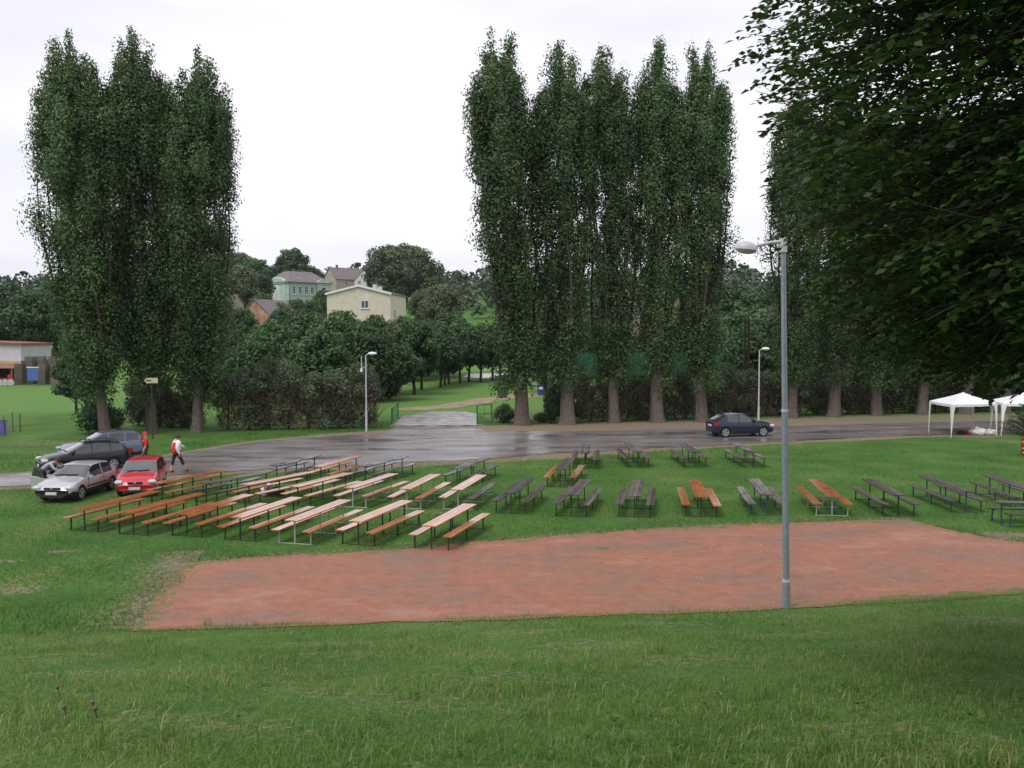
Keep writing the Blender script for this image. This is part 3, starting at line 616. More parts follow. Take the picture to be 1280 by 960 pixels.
for i, (px, d, s) in enumerate([(700, 102, 1.05), (750, 112, 1.1), (800, 104, 1.0), (850, 116, 1.15), (905, 106, 1.0), (960, 112, 1.1), (1010, 108, 1.05), (1065, 118, 1.2), (1120, 112, 1.1), (1180, 120, 1.2), (1235, 114, 1.1), (1290, 118, 1.2)]):
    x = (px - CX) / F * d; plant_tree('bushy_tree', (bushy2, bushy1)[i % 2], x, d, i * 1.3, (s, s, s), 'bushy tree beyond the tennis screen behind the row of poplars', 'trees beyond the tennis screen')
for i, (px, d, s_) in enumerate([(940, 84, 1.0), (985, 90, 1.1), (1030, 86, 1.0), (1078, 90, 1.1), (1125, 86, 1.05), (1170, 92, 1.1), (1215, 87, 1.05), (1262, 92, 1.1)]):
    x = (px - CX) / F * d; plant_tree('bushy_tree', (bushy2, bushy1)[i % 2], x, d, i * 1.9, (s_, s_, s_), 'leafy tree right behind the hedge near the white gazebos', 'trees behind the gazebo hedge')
def hill_tree(px, d, m, s, label, grp='old trees among the village houses'):
    x = (px - CX) / F * d; plant_tree('old_tree', m, x, d, px * .07, (s, s, s), label, grp)
hill_tree(487, 250, linden, 1.05, 'large olive green linden standing right behind the cream gabled house')
hill_tree(521, 262, linden, 1.0, 'large linden second of the pair behind the cream gabled house')
hill_tree(508, 272, oak, 1.15, 'dark green tree wedged between the two large lindens')
hill_tree(533, 190, linden, .55, 'small brownish tree below the pair of large lindens')
hill_tree(553, 180, linden, .65, 'brownish round tree beside the poplars, below the far ridge')
hill_tree(545, 215, oak, .70, 'dark round tree below the far ridge behind the brownish tree')
hill_tree(368, 305, oak, 1.12, 'round dark tree rising behind the green villa roof')
hill_tree(396, 345, oak, .75, 'small dark tree between the green villa and the beige house')
for px, d, s in [(300, 215, .8), (316, 240, .9), (330, 190, .55), (285, 260, .9), (350, 175, .45), (372, 182, .5), (392, 180, .5), (405, 200, .55), (304, 152, .55), (352, 150, .55), (375, 148, .55), (395, 150, .5), (300, 285, .9), (322, 300, .9)]:
    hill_tree(px, d, oak if d % 2 == 0 else linden, s, 'leafy tree on the village slope around the green villa and brick gable house', 'trees on the village slope')
for px, d, s in [(418, 128, .52), (440, 132, .50), (462, 126, .54), (482, 133, .5), (398, 130, .55)]:
    hill_tree(px, d, oak, s, 'green tree growing just below the cream gabled house', 'trees below the cream house')
for px, d, s in [(-25, 150, .7), (12, 158, .8), (40, 150, .75), (70, 160, .8), (100, 150, .8), (135, 160, .8), (170, 152, .8), (205, 160, .8), (240, 152, .8), (270, 165, .7)]:
    hill_tree(px, d, oak, s, 'dark tree behind the crate yard and the leaning poplars', 'trees behind the crate yard')
for px, d, s_ in [(925, 128, .62), (942, 150, .75), (905, 160, .8), (958, 135, .62)]: hill_tree(px, d, oak, s_, 'dark tree filling the gap behind the utility pole and poplars', 'trees behind the utility pole')
x, y = G(112, 545); plant_tree('shrub', shrubd, x, y + 1.5, .5, (.9, .9, .8), 'dark round shrub at the foot of the leaning poplar', None, 'shrub')
x, y = G(88, 520); plant_tree('maple_tree', maple2, x, y + 1, .8, (.62, .62, .62), 'small dark leafy tree overhanging the meadow beside the leaning poplar', None)
x, y = G(631, 530); plant_tree('shrub', shrub, x, y + .8, .2, (.8, .8, .8), 'leafy shrub between the green railing and the thick poplar trunk', None, 'shrub')
x, y = G(677, 529); plant_tree('shrub', shrub, x, y + .6, 1.2, (.55, .55, .42), 'small shrub on the grass between the first two poplar trunks', None, 'shrub')
x, y = G(694, 531); plant_tree('shrub', shrubd, x, y + 1.2, 2.2, (.5, .5, 1.2), 'upright dark shrub against the second poplar trunk', None, 'shrub')
x, y = G(640, 482); plant_tree('shrub', shrubd, x, y, 2.2, (1.0, .8, .55), 'low dark bush beside the pale gravel pad', None, 'shrub')

# far wood: one mass of crowns on the ridge
def forest():
    r = np.random.default_rng(77); b = NB()
    spots = []
    for k in range(420):
        d = r.uniform(420, 900); px = r.uniform(-80, 1360); spots.append(((px - CX) / F * d, d, r.uniform(8, 13), r.random() < .5))
    for k in range(60):
        d = r.uniform(225, 290); px = r.uniform(-120, 75); spots.append(((px - CX) / F * d, d, r.uniform(6, 9.5), r.random() < .6))
    for k in range(60):
        d = r.uniform(330, 420); px = r.uniform(270, 350); spots.append(((px - CX) / F * d, d, r.uniform(8, 11), False))
    for k in range(25):
        d = r.uniform(380, 450); px = r.uniform(425, 465); spots.append(((px - CX) / F * d, d, r.uniform(9, 13), True))
    for k in range(260):
        d = r.uniform(345, 700); px = r.uniform(255, 580); spots.append(((px - CX) / F * d, d, r.uniform(8, 13), r.random() < .3))
    for k in range(110):
        d = r.uniform(200, 330); px = r.uniform(560, 1330); spots.append(((px - CX) / F * d, d, r.uniform(7, 11), False))
    for x, y, h, con in spots:
        z = tz(x, y); n = 95
        if con:
            q = r.random(n) ** .6; zz = h * (1 - q); rad = .24 * h * q * np.sqrt(r.random(n))
        else:
            g = r.random(n); zz = h * (.08 + .9 * g); rad = .42 * h * np.sqrt(np.clip(1 - (2 * g - .95) ** 2, 0.02, 1)) * r.random(n) ** .4
        an = r.random(n) * 6.283; C = np.c_[x + rad * np.cos(an), y + rad * np.sin(an), z + zz]
        V, Fq = leaf_quads(C, h * .15 * (.7 + .6 * r.random(n)), r, up=.4, aspect=.9)
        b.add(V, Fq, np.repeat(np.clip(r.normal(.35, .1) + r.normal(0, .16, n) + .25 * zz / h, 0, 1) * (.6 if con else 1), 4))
    o = inst('forest', b.mesh('forest', M_forest)); tag(o, 'dark distant wood covering the hill ridge behind the village', 'forest', kind='stuff')
forest()

# ------------------------------------------------------------------ big hornbeam overhanging the bank
def hornbeam():
    r = np.random.default_rng(5); wood = NB()
    bx, by = 8.7, 8.9; bz = tz(bx, by)
    o = empty('hornbeam_tree', (bx, by, bz - .02))
    H = 13.0
    def path(p, d, ln, n, droop, wob):
        P = [np.array(p, float)]; d = np.array(d, float)
        for i in range(n):
            d = d + np.array([0, 0, -droop]) + r.normal(0, wob, 3); d /= np.linalg.norm(d); P.append(P[-1] + d * ln / n)
        return np.array(P)
    trunk = path((0, 0, -.2), (-.05, .03, 1), H * .85, 10, 0, .035); wood.add(*np_tube(trunk, np.linspace(.30, .06, 11), 10, .12))
    tw_p, tw_d, tw_l = [], [], []
    nl = 34
    for i in range(nl):
        h = 3.3 + (H * .82 - 3.3) * (i / nl) ** 1.0; k = int(h / (H * .85) * 10); base = trunk[min(k, 9)] + (trunk[min(k + 1, 10)] - trunk[min(k, 9)]) * (h / (H * .85) * 10 - k)
        az = i * 2.39996 + .4; ln = np.interp(h, [2, 4, 6.5, 9, 11], [4.4, 5.4, 5.7, 4.4, 2.8]) * r.uniform(.85, 1.08)
        pit = np.interp(h, [2, 5, 9, 11], [.55, .50, .6, 1.0])
        P = path(base, (math.cos(az), math.sin(az), pit), ln, 12, .040, .05); wood.add(*np_tube(P, np.linspace(.085, .010, 13), 6))
        for j in range(2, 13):
            for s in (-1, 1):
                d0 = P[j] - P[j - 1]; d0 /= np.linalg.norm(d0); side = np.cross(d0, (0, 0, 1)) * s
                l2 = ln * .36 * (1.15 - j / 14) * r.uniform(.7, 1.25) + .25
                B = path(P[j], d0 * .75 + side * r.uniform(.5, 1.1) + np.array([0, 0, r.uniform(-.12, .25)]), l2, 6, .045, .10)
                if l2 > .5: wood.add(*np_tube(B, np.linspace(.020, .004, 7), 4))
                for q in range(1, 7):
                    for s2 in (-1, 1):
                        if r.random() < .35: continue
                        d1 = B[q] - B[q - 1]; d1 /= np.linalg.norm(d1); sd = np.cross(d1, (0, 0, 1)) * s2
                        dd = d1 * .7 + sd * r.uniform(.3, 1.0) + np.array([0, 0, r.uniform(-.35, .15)]); dd /= np.linalg.norm(dd)
                        tw_p.append(B[q]); tw_d.append(dd); tw_l.append(r.uniform(.22, .55))
    # sprays filling the crown between the limbs, each on its own side twig
    ns = 9800; an = r.random(ns) * 6.283; zz_ = 3.2 + 9.4 * r.random(ns) ** 1.25; rr_ = np.interp(zz_, [3.2, 3.8, 4.6, 6, 8, 10.5, 12.6], [4.4, 5.0, 5.45, 5.8, 5.6, 4.4, 1.6]) * r.random(ns) ** .36 * (1 + .06 * np.sin(an * 5 + zz_))
    S = np.c_[rr_ * np.cos(an), rr_ * np.sin(an), zz_]
    for p in S:
        d0 = np.array([p[0], p[1], 1.0 - .25 * (7 - p[2])]) + r.normal(0, 1.2, 3); d0 /= np.linalg.norm(d0)
        B = path(p - d0 * .5, d0, 1.0, 5, .07, .14); wood.add(*np_tube(B[::2], np.linspace(.010, .003, 3), 3))
        for q in range(1, 6):
            d1 = B[q] - B[q - 1]; d1 /= np.linalg.norm(d1); sd = np.cross(d1, (0, 0, 1)); sd /= np.linalg.norm(sd) + 1e-6
            dd = d1 * .7 + sd * (1 if q % 2 else -1) * r.uniform(.4, 1.0) + np.array([0, 0, r.uniform(-.35, .1)]); dd /= np.linalg.norm(dd)
            tw_p.append(B[q]); tw_d.append(dd); tw_l.append(r.uniform(.25, .5))
    tp, td, tl = np.array(tw_p), np.array(tw_d), np.array(tw_l)
    rl = np.interp(tp[:, 2], [2.8, 3.4, 4.2, 5.6, 8, 12.6], [4.6, 5.2, 5.6, 6.1, 6.2, 6.0]); kp = (tp[:, 2] > 3.2 + .14 * np.maximum(0, -tp[:, 1]) + .2 * np.sin(tp[:, 0] * 2.1)) & (np.hypot(tp[:, 0], tp[:, 1]) < rl + .35 * np.sin(tp[:, 2] * 2.3) * np.sin(tp[:, 1] * 1.7)); tp, td, tl = tp[kp], td[kp], tl[kp]
    nper = 7; C, AX = [], []
    for k in range(nper):
        u = (k + .6) / nper; s = 1 if k % 2 else -1
        sd = np.cross(td, np.array([0, 0, 1.0])); sd /= np.linalg.norm(sd, axis=1)[:, None] + 1e-9
        ax = td * .75 + sd * s * .75 + np.array([0, 0, -.12]); ax /= np.linalg.norm(ax, axis=1)[:, None]
        C.append(tp + td * (tl * u)[:, None] + ax * .045 + np.array([0, 0, -1.0]) * (tl * u * u * .22)[:, None]); AX.append(ax)
    C = np.concatenate(C); AX = np.concatenate(AX); n = len(C)
    nrm = np.array([0, 0, 1.0]) + r.normal(0, .42, (n, 3)); nrm -= AX * np.sum(nrm * AX, 1)[:, None]; nrm /= np.linalg.norm(nrm, axis=1)[:, None]; b = np.cross(nrm, AX)
    s = (.104 * (.65 + .6 * r.random(n)))[:, None]
    # pointed oval: base, two shoulders, tip, folded on the midrib (centre verts)
    V = np.stack([C - AX * s * .5, C + b * s * .30 + AX * s * .02 + nrm * s * .08, C + AX * s * .56 - nrm * s * .06, C - b * s * .30 + AX * s * .02 + nrm * s * .08], 1).reshape(-1, 3)
    i = np.arange(n)[:, None] * 4; Fq = np.concatenate([i, i + 1, i + 2, i + 3], 1)
    L = NB(); L.add(V, Fq, np.repeat(np.clip(r.normal(.45, .2, n), 0, 1), 4))
    inst('trunk', wood.mesh('trunk', M_darkbark, True), o); inst('crown', L.mesh('crown', M_hornbeam), o)
    tag(o, 'broadleaf tree overhanging the grass bank with dense dark green leafy branches', 'tree')
    print('hornbeam leaves', n)
    # the same kind of tree further along the bank top; its crown shades the bank
    for x, y, rz in ((13.5, 5.5, 1.5), (9.5, 2.5, 3.0)):
        c = copy_tree(o); c.location = (x, y, tz(x, y) - .02); c.rotation_euler = (0, 0, rz)
        c['label'] = 'second hornbeam further along the top of the grass bank' if rz < 2 else 'third hornbeam on the bank top, behind the overhanging one'
hornbeam()

# ------------------------------------------------------------------ picnic tables
TL = 3.7
PLK_T = MB().box(0, 0, 0, TL, .142, .035).mesh('table_plank', M_varn); PLK_B = MB().box(0, 0, 0, TL, .138, .035).mesh('bench_plank', M_varn)
def sagged(w, name, amp, seed):
    r = np.random.default_rng(seed); m = MB(); n = 9; vs = []; fs = []
    for i in range(n):
        x = -TL / 2 + TL * i / (n - 1) ; t = abs(abs(x) / (TL / 2) - .45); dz = amp * (t - .25) + r.normal(0, .004); dy = r.normal(0, .004)
        for y, z in ((-w / 2, -.017), (w / 2, -.017), (w / 2, .017), (-w / 2, .017)): vs.append((x, y + dy, z + dz))
    for i in range(n - 1):
        for k in range(4): a, b = i * 4 + k, i * 4 + (k + 1) % 4; fs.append((a, b, b + 4, a + 4))
    fs += [(3, 2, 1, 0), tuple((n - 1) * 4 + k for k in range(4))]
    return m.add(vs, fs).mesh(name, M_weath)
def with_mat(me, mat):
    c = me.copy(); c.materials.clear(); c.materials.append(mat); return c
W_T = [sagged(.138, 'table_plank', .05, k) for k in range(4)]; W_B = [sagged(.132, 'bench_plank', .05, 10 + k) for k in range(4)]
PL = {'v': ([PLK_T], [PLK_B]), 'w': (W_T, W_B), 'b': ([with_mat(m, M_weathb) for m in W_T], [with_mat(m, M_weathb) for m in W_B])}
LEGS = {}
for key, lm in (('g', M_legg), ('p', M_legw), ('u', M_legb)):
    t = MB().box(0, 0, .36, .036, .036, .72).box(0, 0, .715, .05, .36, .025); bl = MB().box(0, 0, .21, .036, .036, .42).box(0, 0, .415, .05, .23, .025); bb = MB().box(0, 0, .008, .036, 1.14, .026)
    LEGS[key] = (t.mesh('table_leg', lm), bl.mesh('bench_leg', lm), bb.mesh('base_bar', lm))
BO = 0.52
def picnic(near, far, kinds, legs, label, group, L0=None):
    (x0, y0), (x1, y1) = G(*near, .75), G(*far, .75); d = Vector((x1 - x0, y1 - y0)).normalized()
    cx, cy = x0 + d.x * TL / 2, y0 + d.y * TL / 2
    o = empty('picnic_table', (cx, cy, tz(cx, cy)), math.atan2(d.y, d.x))
    rr = random.Random(int(near[0] * 7 + near[1])); tk, lk, rk = kinds
    for j in range(3):
        p = inst('table_plank', rr.choice(PL[tk][0]), o, (rr.uniform(-.02, .02), (j - 1) * .15, .75 - .0175 + rr.uniform(-.003, .003)), (rr.uniform(-.02, .02), 0, rr.choice((0, math.pi)) + rr.uniform(-.003, .003)))
    for side, kk in ((1, lk), (-1, rk)):
        sx = rr.uniform(-.10, .10)
        for j in range(2):
            inst('bench_plank', rr.choice(PL[kk][1]), o, (sx, side * BO + (j - .5) * .145, .45 - .0175 + rr.uniform(-.003, .003)), (rr.uniform(-.02, .02), 0, rr.choice((0, math.pi)) + rr.uniform(-.004, .004)))
    tl, bl, bb = LEGS[legs]
    for x in (-TL / 2 + .22, 0, TL / 2 - .22):
        inst('table_leg', tl, o, (x, 0, 0)); inst('base_bar', bb, o, (x, 0, 0)) 
        for side in (1, -1): inst('bench_leg', bl, o, (x, side * BO, 0))
    return tag(o, label, 'picnic table', group)
VARN = 'orange varnished picnic table with two benches in the rows beside the parked cars'; VG = 'varnished picnic tables in rows'
DARK = 'dark weathered picnic table with two benches on the open lawn before the road'; DG = 'weathered picnic tables on the lawn'
picnic((98.9, 636.6), (190.3, 614.7), 'vvv', 'g', 'orange varnished picnic table at its row end, right in front of the red car', VG)
picnic((160.6, 640.5), (245.8, 617.8), 'vvv', 'g', 'orange varnished picnic table second in its row from the silver and red cars', VG)
picnic((227.8, 642.3), (305, 619.8), 'vvv', 'g', 'orange varnished picnic table third in its row counted from the silver car', VG)
picnic((197, 603.8), (261.4, 591.3), 'vvv', 'g', 'orange varnished picnic table right beside the red car, near the walking person', VG)
picnic((252, 605), (317.5, 592.7), 'wbw', 'g', 'grey-brown weathered picnic table among the varnished ones near the red car', VG)
picnic((306, 606), (367.5, 594), 'vvv', 'g', 'brown varnished picnic table with a black crate under its bench', VG)
picnic((368, 608.5), (425, 594), 'vvv', 'g', 'varnished picnic table next to the one with the black crate under it', VG)
picnic((437.4, 610), (487.5, 593.5), 'vvv', 'p', 'varnished picnic table with pale legs, two away from the one with a dark bench', VG)
picnic((505.8, 611.5), (546.4, 592), 'vvv', 'p', 'varnished picnic table with pale legs and plain matching benches next to the mixed one', VG)
picnic((570.3, 612.4), (603.4, 592.6), 'vvw', 'p', 'orange picnic table on pale legs with one dark weathered bench', VG)
picnic((295, 646.9), (370, 622), 'vvv', 'g', 'varnished picnic table fourth in its row counted from the silver car', VG)
picnic((363.8, 651), (432, 625), 'vvv', 'p', 'varnished picnic table with pale legs in the row nearest the clay court', VG)
picnic((443.5, 652), (504.4, 627.7), 'vvv', 'g', 'varnished picnic table second from the one standing on the clay edge', VG)
picnic((536, 657.7), (585.8, 631), 'vvv', 'g', 'varnished picnic table with its end legs and base bar on the red clay edge', VG)
picnic((342.5, 582.5), (395, 569.4), 'bbb', 'g', 'slim bluish grey picnic table at the edge of the wet road', DG)
picnic((398, 583.4), (448.8, 569.7), 'vvv', 'g', 'bright orange picnic table at the edge of the wet road', VG)
picnic((453, 583.5), (501, 571.5), 'bbb', 'g', 'bluish grey picnic table next to the bright orange one at the wet road edge', DG)
picnic((569, 586.3), (604.7, 573.4), 'www', 'g', 'dark weathered picnic table behind the pale legged orange one', DG)
picnic((637, 617), (666, 593.8), 'www', 'g', 'dark weathered picnic table next to the orange table with one dark bench', DG)
picnic((713, 620), (735, 596), 'www', 'g', 'dark weathered picnic table in front of the one with orange benches', DG)
picnic((699.4, 587.5), (715, 571), 'wvv', 'g', 'dark picnic table with two bright orange benches', DG)
picnic((731, 566.9), (733.5, 554), 'www', 'g', 'dark grey picnic table end-on at the dirt verge behind the orange benches', DG)
picnic((798, 565.6), (785.5, 554.5), 'www', 'g', 'dark picnic table at the verge next to the end-on grey one', DG)
picnic((870, 565.6), (852, 554.4), 'www', 'g', 'dark picnic table at the verge directly behind the lone bright orange one', DG)
picnic((943, 565.4), (919.7, 554.6), 'www', 'g', 'dark weathered picnic table near the navy hatchback and the dirt verge', DG)
picnic((793, 621), (799.4, 597.5), 'www', 'g', 'grey weathered picnic table next to the plain orange one on the lawn', DG)
picnic((877, 620.6), (867.5, 598.8), 'vvv', 'g', 'bright orange picnic table with dark legs standing alone among grey ones', VG)
picnic((959.8, 619.5), (940.8, 597.7), 'www', 'u', 'grey weathered picnic table with blue legs beside the tall street lamp', DG)
picnic((1042, 619.5), (1016.7, 599.4), 'vvv', 'p', 'orange picnic table with pale legs past the tall street lamp', VG)
picnic((1126, 620), (1082, 597.7), 'www', 'g', 'dark weathered picnic table next to the orange one past the tall lamp', DG)
picnic((1211.7, 615.7), (1156, 596), 'www', 'u', 'dark picnic table with blue legs, second past the pale legged orange one', DG)
picnic((1293, 613), (1229.7, 592.3), 'www', 'u', 'dark picnic table with blue legs in front of the red barrel', DG)
picnic((1244, 628), (1330, 627.0), 'www', 'u', 'dark picnic table set sideways to the others at the clay court corner', DG)

# ------------------------------------------------------------------ cars
def smooth_interp(x, pts, k=0.06):
    px, pz = zip(*pts); s = 0
    for o in (-k, -k / 2, 0, k / 2, k): s = s + np.interp(np.asarray(x) + o, px, pz)
    return s / 5
TYRE = MB().lathe([(.19, -.09), (.29, -.095), (.305, -.07), (.305, .07), (.29, .095), (.19, .09)], 24, Matrix.Rotation(math.pi / 2, 4, 'X')).mesh('tyre', M_rubber, 40)
def rim_mesh():
    m = MB(); X = Matrix.Rotation(math.pi / 2, 4, 'X')
    m.lathe([(.03, .07), (.205, .095), (.205, -.06), (.19, -.06), (.19, .05), (.03, .045)], 24, X)
    for k in range(5):
        a = k * 2 * math.pi / 5; m.box(.11 * math.cos(a), -.088, .11 * math.sin(a), .20, .03, .05, 0, Matrix.Translation((.11 * math.cos(a), -.088, .11 * math.sin(a))) @ Matrix.Rotation(-a, 4, 'Y') @ Matrix.Translation((-.11 * math.cos(a), .088, -.11 * math.sin(a))))
    return m.mesh('rim', M_rim, 40)
RIM = rim_mesh()
WHEEL_BACK = MB().lathe([(.02, -.02), (.19, -.02), (.19, .0), (.02, .0)], 20, Matrix.Rotation(math.pi / 2, 4, 'X')).mesh('wheel', M_plastic)
def car(label, P, fw, rw, mat, trim=None, k=1.0):
    """fw, rw: ground points midway between front / rear wheels"""
    fw, rw = Vector(fw), Vector(rw); mid = (fw + rw) / 2; hd = (fw - rw); ang = math.atan2(hd.y, hd.x)
    L, W, wb = P['L'], P['W'], P['wb']; xr = -L / 2; fo = P['fo']                      # front overhang
    xf_w = L / 2 - fo; xr_w = xf_w - wb
    off = (xf_w + xr_w) / 2 * k; c = mid - Vector((math.cos(ang), math.sin(ang))) * off
    o = empty('parked_car', (c.x, c.y, tz(c.x, c.y) + .02), ang); o.scale = (k, k, k)
    xs = set(np.round(np.linspace(-L / 2, L / 2, 58), 4)); 
    for a in list(P['win']) + [P['ws'], P['rs']]: xs |= {round(a[0], 4), round(a[1], 4)}
    xs = np.array(sorted(xs)); keep = np.concatenate([[True], np.diff(xs) > .012]); xs = xs[keep]
    top = smooth_interp(xs, P['top'], .05); belt = smooth_interp(xs, P['belt'], .1)
    e = np.clip((np.abs(xs) - (L / 2 - .55)) / .55, 0, 1); w = W / 2 * (1 - .17 * e ** 2.2)
    zb = .20 + .10 * e ** 2; b = np.minimum(belt, top - .07)
    rings = []
    for i, x in enumerate(xs):
        t = top[i]; g = max(t - .07 - b[i], .0); wr = .95 * w[i] - P.get('tum', .36) * g
        h = [(0, zb[i]), (.86 * w[i], zb[i]), (.965 * w[i], zb[i] + .10), (.995 * w[i], zb[i] + .22), (w[i], .45 * zb[i] + .55 * b[i]), (.985 * w[i], b[i] - .07), (.945 * w[i], b[i]), (wr, max(t - .065, b[i] + .004)), (.84 * wr, t - .015), (.45 * wr, t), (0, t + .008)]
        rings.append([(x, y, z) for y, z in h] + [(x, -y, z) for y, z in h[-2:0:-1]])
    nr = len(rings[0]); V = [v for r_ in rings for v in r_]; Fs, MI = [], []
    slots = [mat, trim or mat, M_plastic, M_glass]
    nwin = len(P['win']); m_ws, m_rs = 10, 11
    for i in range(len(xs) - 1):
        xm = (xs[i] + xs[i + 1]) / 2; gr = min(top[i] - b[i], top[i + 1] - b[i + 1])
        for k in range(nr):
            kk = k if k < 10 else nr - 1 - k      # mirrored segment index 0..9
            mi = 0
            if kk <= 1 : mi = 2
            elif kk == 2 and trim is not None: mi = 1
            if kk == 6:
                for wi, (a, c_) in enumerate(P['win']):
                    if a < xm < c_: mi = 20 + wi + (10 if k >= 10 else 0)
            if kk in (7, 8, 9):
                if P['ws'][0] < xm < P['ws'][1]: mi = m_ws
                if P['rs'][0] < xm < P['rs'][1]: mi = m_rs
            a_, b_ = i * nr + k, i * nr + (k + 1) % nr; Fs.append((a_, a_ + nr, b_ + nr, b_)); MI.append(mi)
    Fs.append(tuple(range(nr))); MI.append(1 if trim else 0); Fs.append(tuple((len(xs) - 1) * nr + k for k in range(nr - 1, -1, -1))); MI.append(1 if trim else 0)
    me = bpy.data.meshes.new('tmp'); me.from_pydata(V, [], Fs); 
    for _ in range(45): me.materials.append(mat)
    me.polygons.foreach_set('material_index', MI); me.update()
    tmp = link(bpy.data.objects.new('tmp', me))
    cb = MB()
    for x in (xf_w, xr_w):
        cb.lathe([(.355, -W), (.355, W)], 28, Matrix.Translation((x, 0, .305)) @ Matrix.Rotation(math.pi / 2, 4, 'X'))
    cme = cb.mesh('cut', None)
    for _ in range(45): cme.materials.append(M_plastic)
    cme.polygons.foreach_set('material_index', [2] * len(cme.polygons)); cut = link(bpy.data.objects.new('cut', cme))
    # inner filler keeps the underbody closed
    md = tmp.modifiers.new('b', 'BOOLEAN'); md.object = cut; md.operation = 'DIFFERENCE'; md.solver = 'EXACT'
    dg = bpy.context.evaluated_depsgraph_get(); ev = bpy.data.meshes.new_from_object(tmp.evaluated_get(dg))
    bpy.data.objects.remove(tmp); bpy.data.objects.remove(cut)
    mi = np.zeros(len(ev.polygons), np.int32); ev.polygons.foreach_get('material_index', mi)
    def part(name, sel, mats, remap=None, parent=o):
        bm = bmesh.new(); bm.from_mesh(ev); bm.faces.ensure_lookup_table()
        bmesh.ops.delete(bm, geom=[f for f in bm.faces if f.material_index not in sel], context='FACES')
        if not bm.faces: bm.free(); return None
        for f in bm.faces: f.material_index = (remap or {}).get(f.material_index, 0); f.smooth = True
        m = bpy.data.meshes.new(name); bm.to_mesh(m); bm.free()
        for q in mats: m.materials.append(q)
        m.set_sharp_from_angle(angle=R(38)); return link(bpy.data.objects.new(name, m), parent)
    part('body', (0, 1, 2), [mat, trim or mat, M_plastic], {0: 0, 1: 1, 2: 2})
    part('windshield', (10,), [M_glass]); part('rear_window', (11,), [M_glass])
    for wi in range(nwin): part('side_window', (20 + wi,), [M_glass]); part('side_window', (30 + wi,), [M_glass])
    MB().box(0, 0, .36, L * .8, W * .72, .16).build('underbody', M_plastic, o)
    for x in (xf_w, xr_w):
        for s in (-1, 1):
            wo = inst('wheel', WHEEL_BACK, o, (x, s * (W / 2 - .105), .305), (0, 0, 0 if s < 0 else math.pi)); inst('tyre', TYRE, wo); inst('rim', RIM, wo)
    zl = P['lamp_z']
    for s in (-1, 1):
        MB().box(L / 2 - .16, s * (W / 2 * .80), zl, .34, .34, .15).build('headlight', M_head, o, bevel=.05)
        MB().box(-L / 2 + .13, s * (W / 2 * .84), P['tail_z'], .26, .17, P.get('tail_h', .26)).build('taillight', M_tail, o, bevel=.03)
        mx = P['ws'][0] + .62 * (P['ws'][1] - P['ws'][0])
        MB().box(mx, s * (W / 2 + .075), float(np.interp(mx, xs, b)) + .07, .11, .20, .13).build('mirror', P.get('mirror', mat), o, bevel=.035)
        for dx in P['handles']: MB().box(dx, s * (W / 2 - .012), float(np.interp(dx, xs, b)) - .14, .17, .03, .035).build('door_handle', M_plastic, o, bevel=.008)
        MB().box((xf_w + xr_w) / 2, s * (W / 2 + .004), .52, wb - .82, .03, .06).build('side_moulding', M_plastic if trim else mat, o, bevel=.01)
        for dx in P['seams']: MB().box(dx, s * (W / 2 - .006), .60, .012, .022, .56).build('door_seam', M_plastic, o)
    MB().box(L / 2 + .0, 0, .40, .05, .52, .12).build('licence_plate', M_plate, o); MB().box(-L / 2 - .0, 0, P.get('rplate', .70), .05, .52, .12).build('licence_plate', M_plate, o)
    MB().box(L / 2 + .002, .235, .40, .05, .05, .12).build('plate_band', M_plateb, o)
    MB().box(L / 2 - .03, 0, P['grille_z'], .10, P.get('grille_w', .7), .07).build('grille', M_plastic, o, bevel=.02)
    MB().box(L / 2 + .01, 0, P['grille_z'], .06, .11, .08).build('badge', M_rim, o, bevel=.02)
    MB().box(L / 2 - .02, 0, .27, .09, W * .62, .09).build('air_intake', M_plastic, o, bevel=.02)
    for s in (-.28, .22): MB().box(P['ws'][1] - .10, s, float(np.interp(P['ws'][1] - .10, xs, top)) + .025, .04, .5, .02, .1).build('wiper', M_plastic, o)
    return tag(o, label, 'car', 'parked cars'), dict(L=L, W=W, xs=xs, top=top, b=b)
hatch3 = dict(L=4.18, W=1.70, wb=2.62, fo=.82, top=[(-2.09, .62), (-2.03, .80), (-1.92, .92), (-1.38, 1.33), (-.6, 1.39), (.05, 1.36), (.98, .93), (1.70, .80), (1.98, .66), (2.09, .52)],
              belt=[(-2.1, .90), (2.1, .80)], win=[(-1.45, -.62), (-.56, .42)], ws=(.12, .96), rs=(-1.90, -1.40), lamp_z=.63, tail_z=.76, handles=[-.40], seams=[-.60, .72], grille_z=.60, mirror=M_silver)
hatch3b = dict(L=4.14, W=1.70, wb=2.57, fo=.80, top=[(-2.07, .70), (-2.02, .95), (-1.85, 1.12), (-1.5, 1.40), (-.6, 1.46), (.20, 1.42), (1.15, .98), (1.72, .84), (1.97, .68), (2.07, .52)],
               belt=[(-2.1, .98), (2.1, .86)], win=[(-1.45, -.58), (-.52, .60)], ws=(.26, 1.14), rs=(-1.84, -1.50), lamp_z=.68, tail_z=.88, handles=[-.35], seams=[-.55, .85], grille_z=.64, grille_w=.62, mirror=M_red)
wagon = dict(L=4.50, W=1.74, wb=2.6, fo=.88, top=[(-2.25, .70), (-2.18, .95), (-2.05, 1.05), (-1.62, 1.42), (-.6, 1.50), (.15, 1.46), (1.12, 1.0), (1.85, .88), (2.12, .72), (2.25, .55)],
             belt=[(-2.2, 1.0), (2.2, .90)], win=[(-1.72, -1.12), (-1.05, -.22), (-.15, .62)], ws=(.22, 1.10), rs=(-2.03, -1.64), lamp_z=.70, tail_z=.95, handles=[-.95, -.05], seams=[-1.08, -.18, .82], grille_z=.68, grille_w=.75, mirror=M_black)
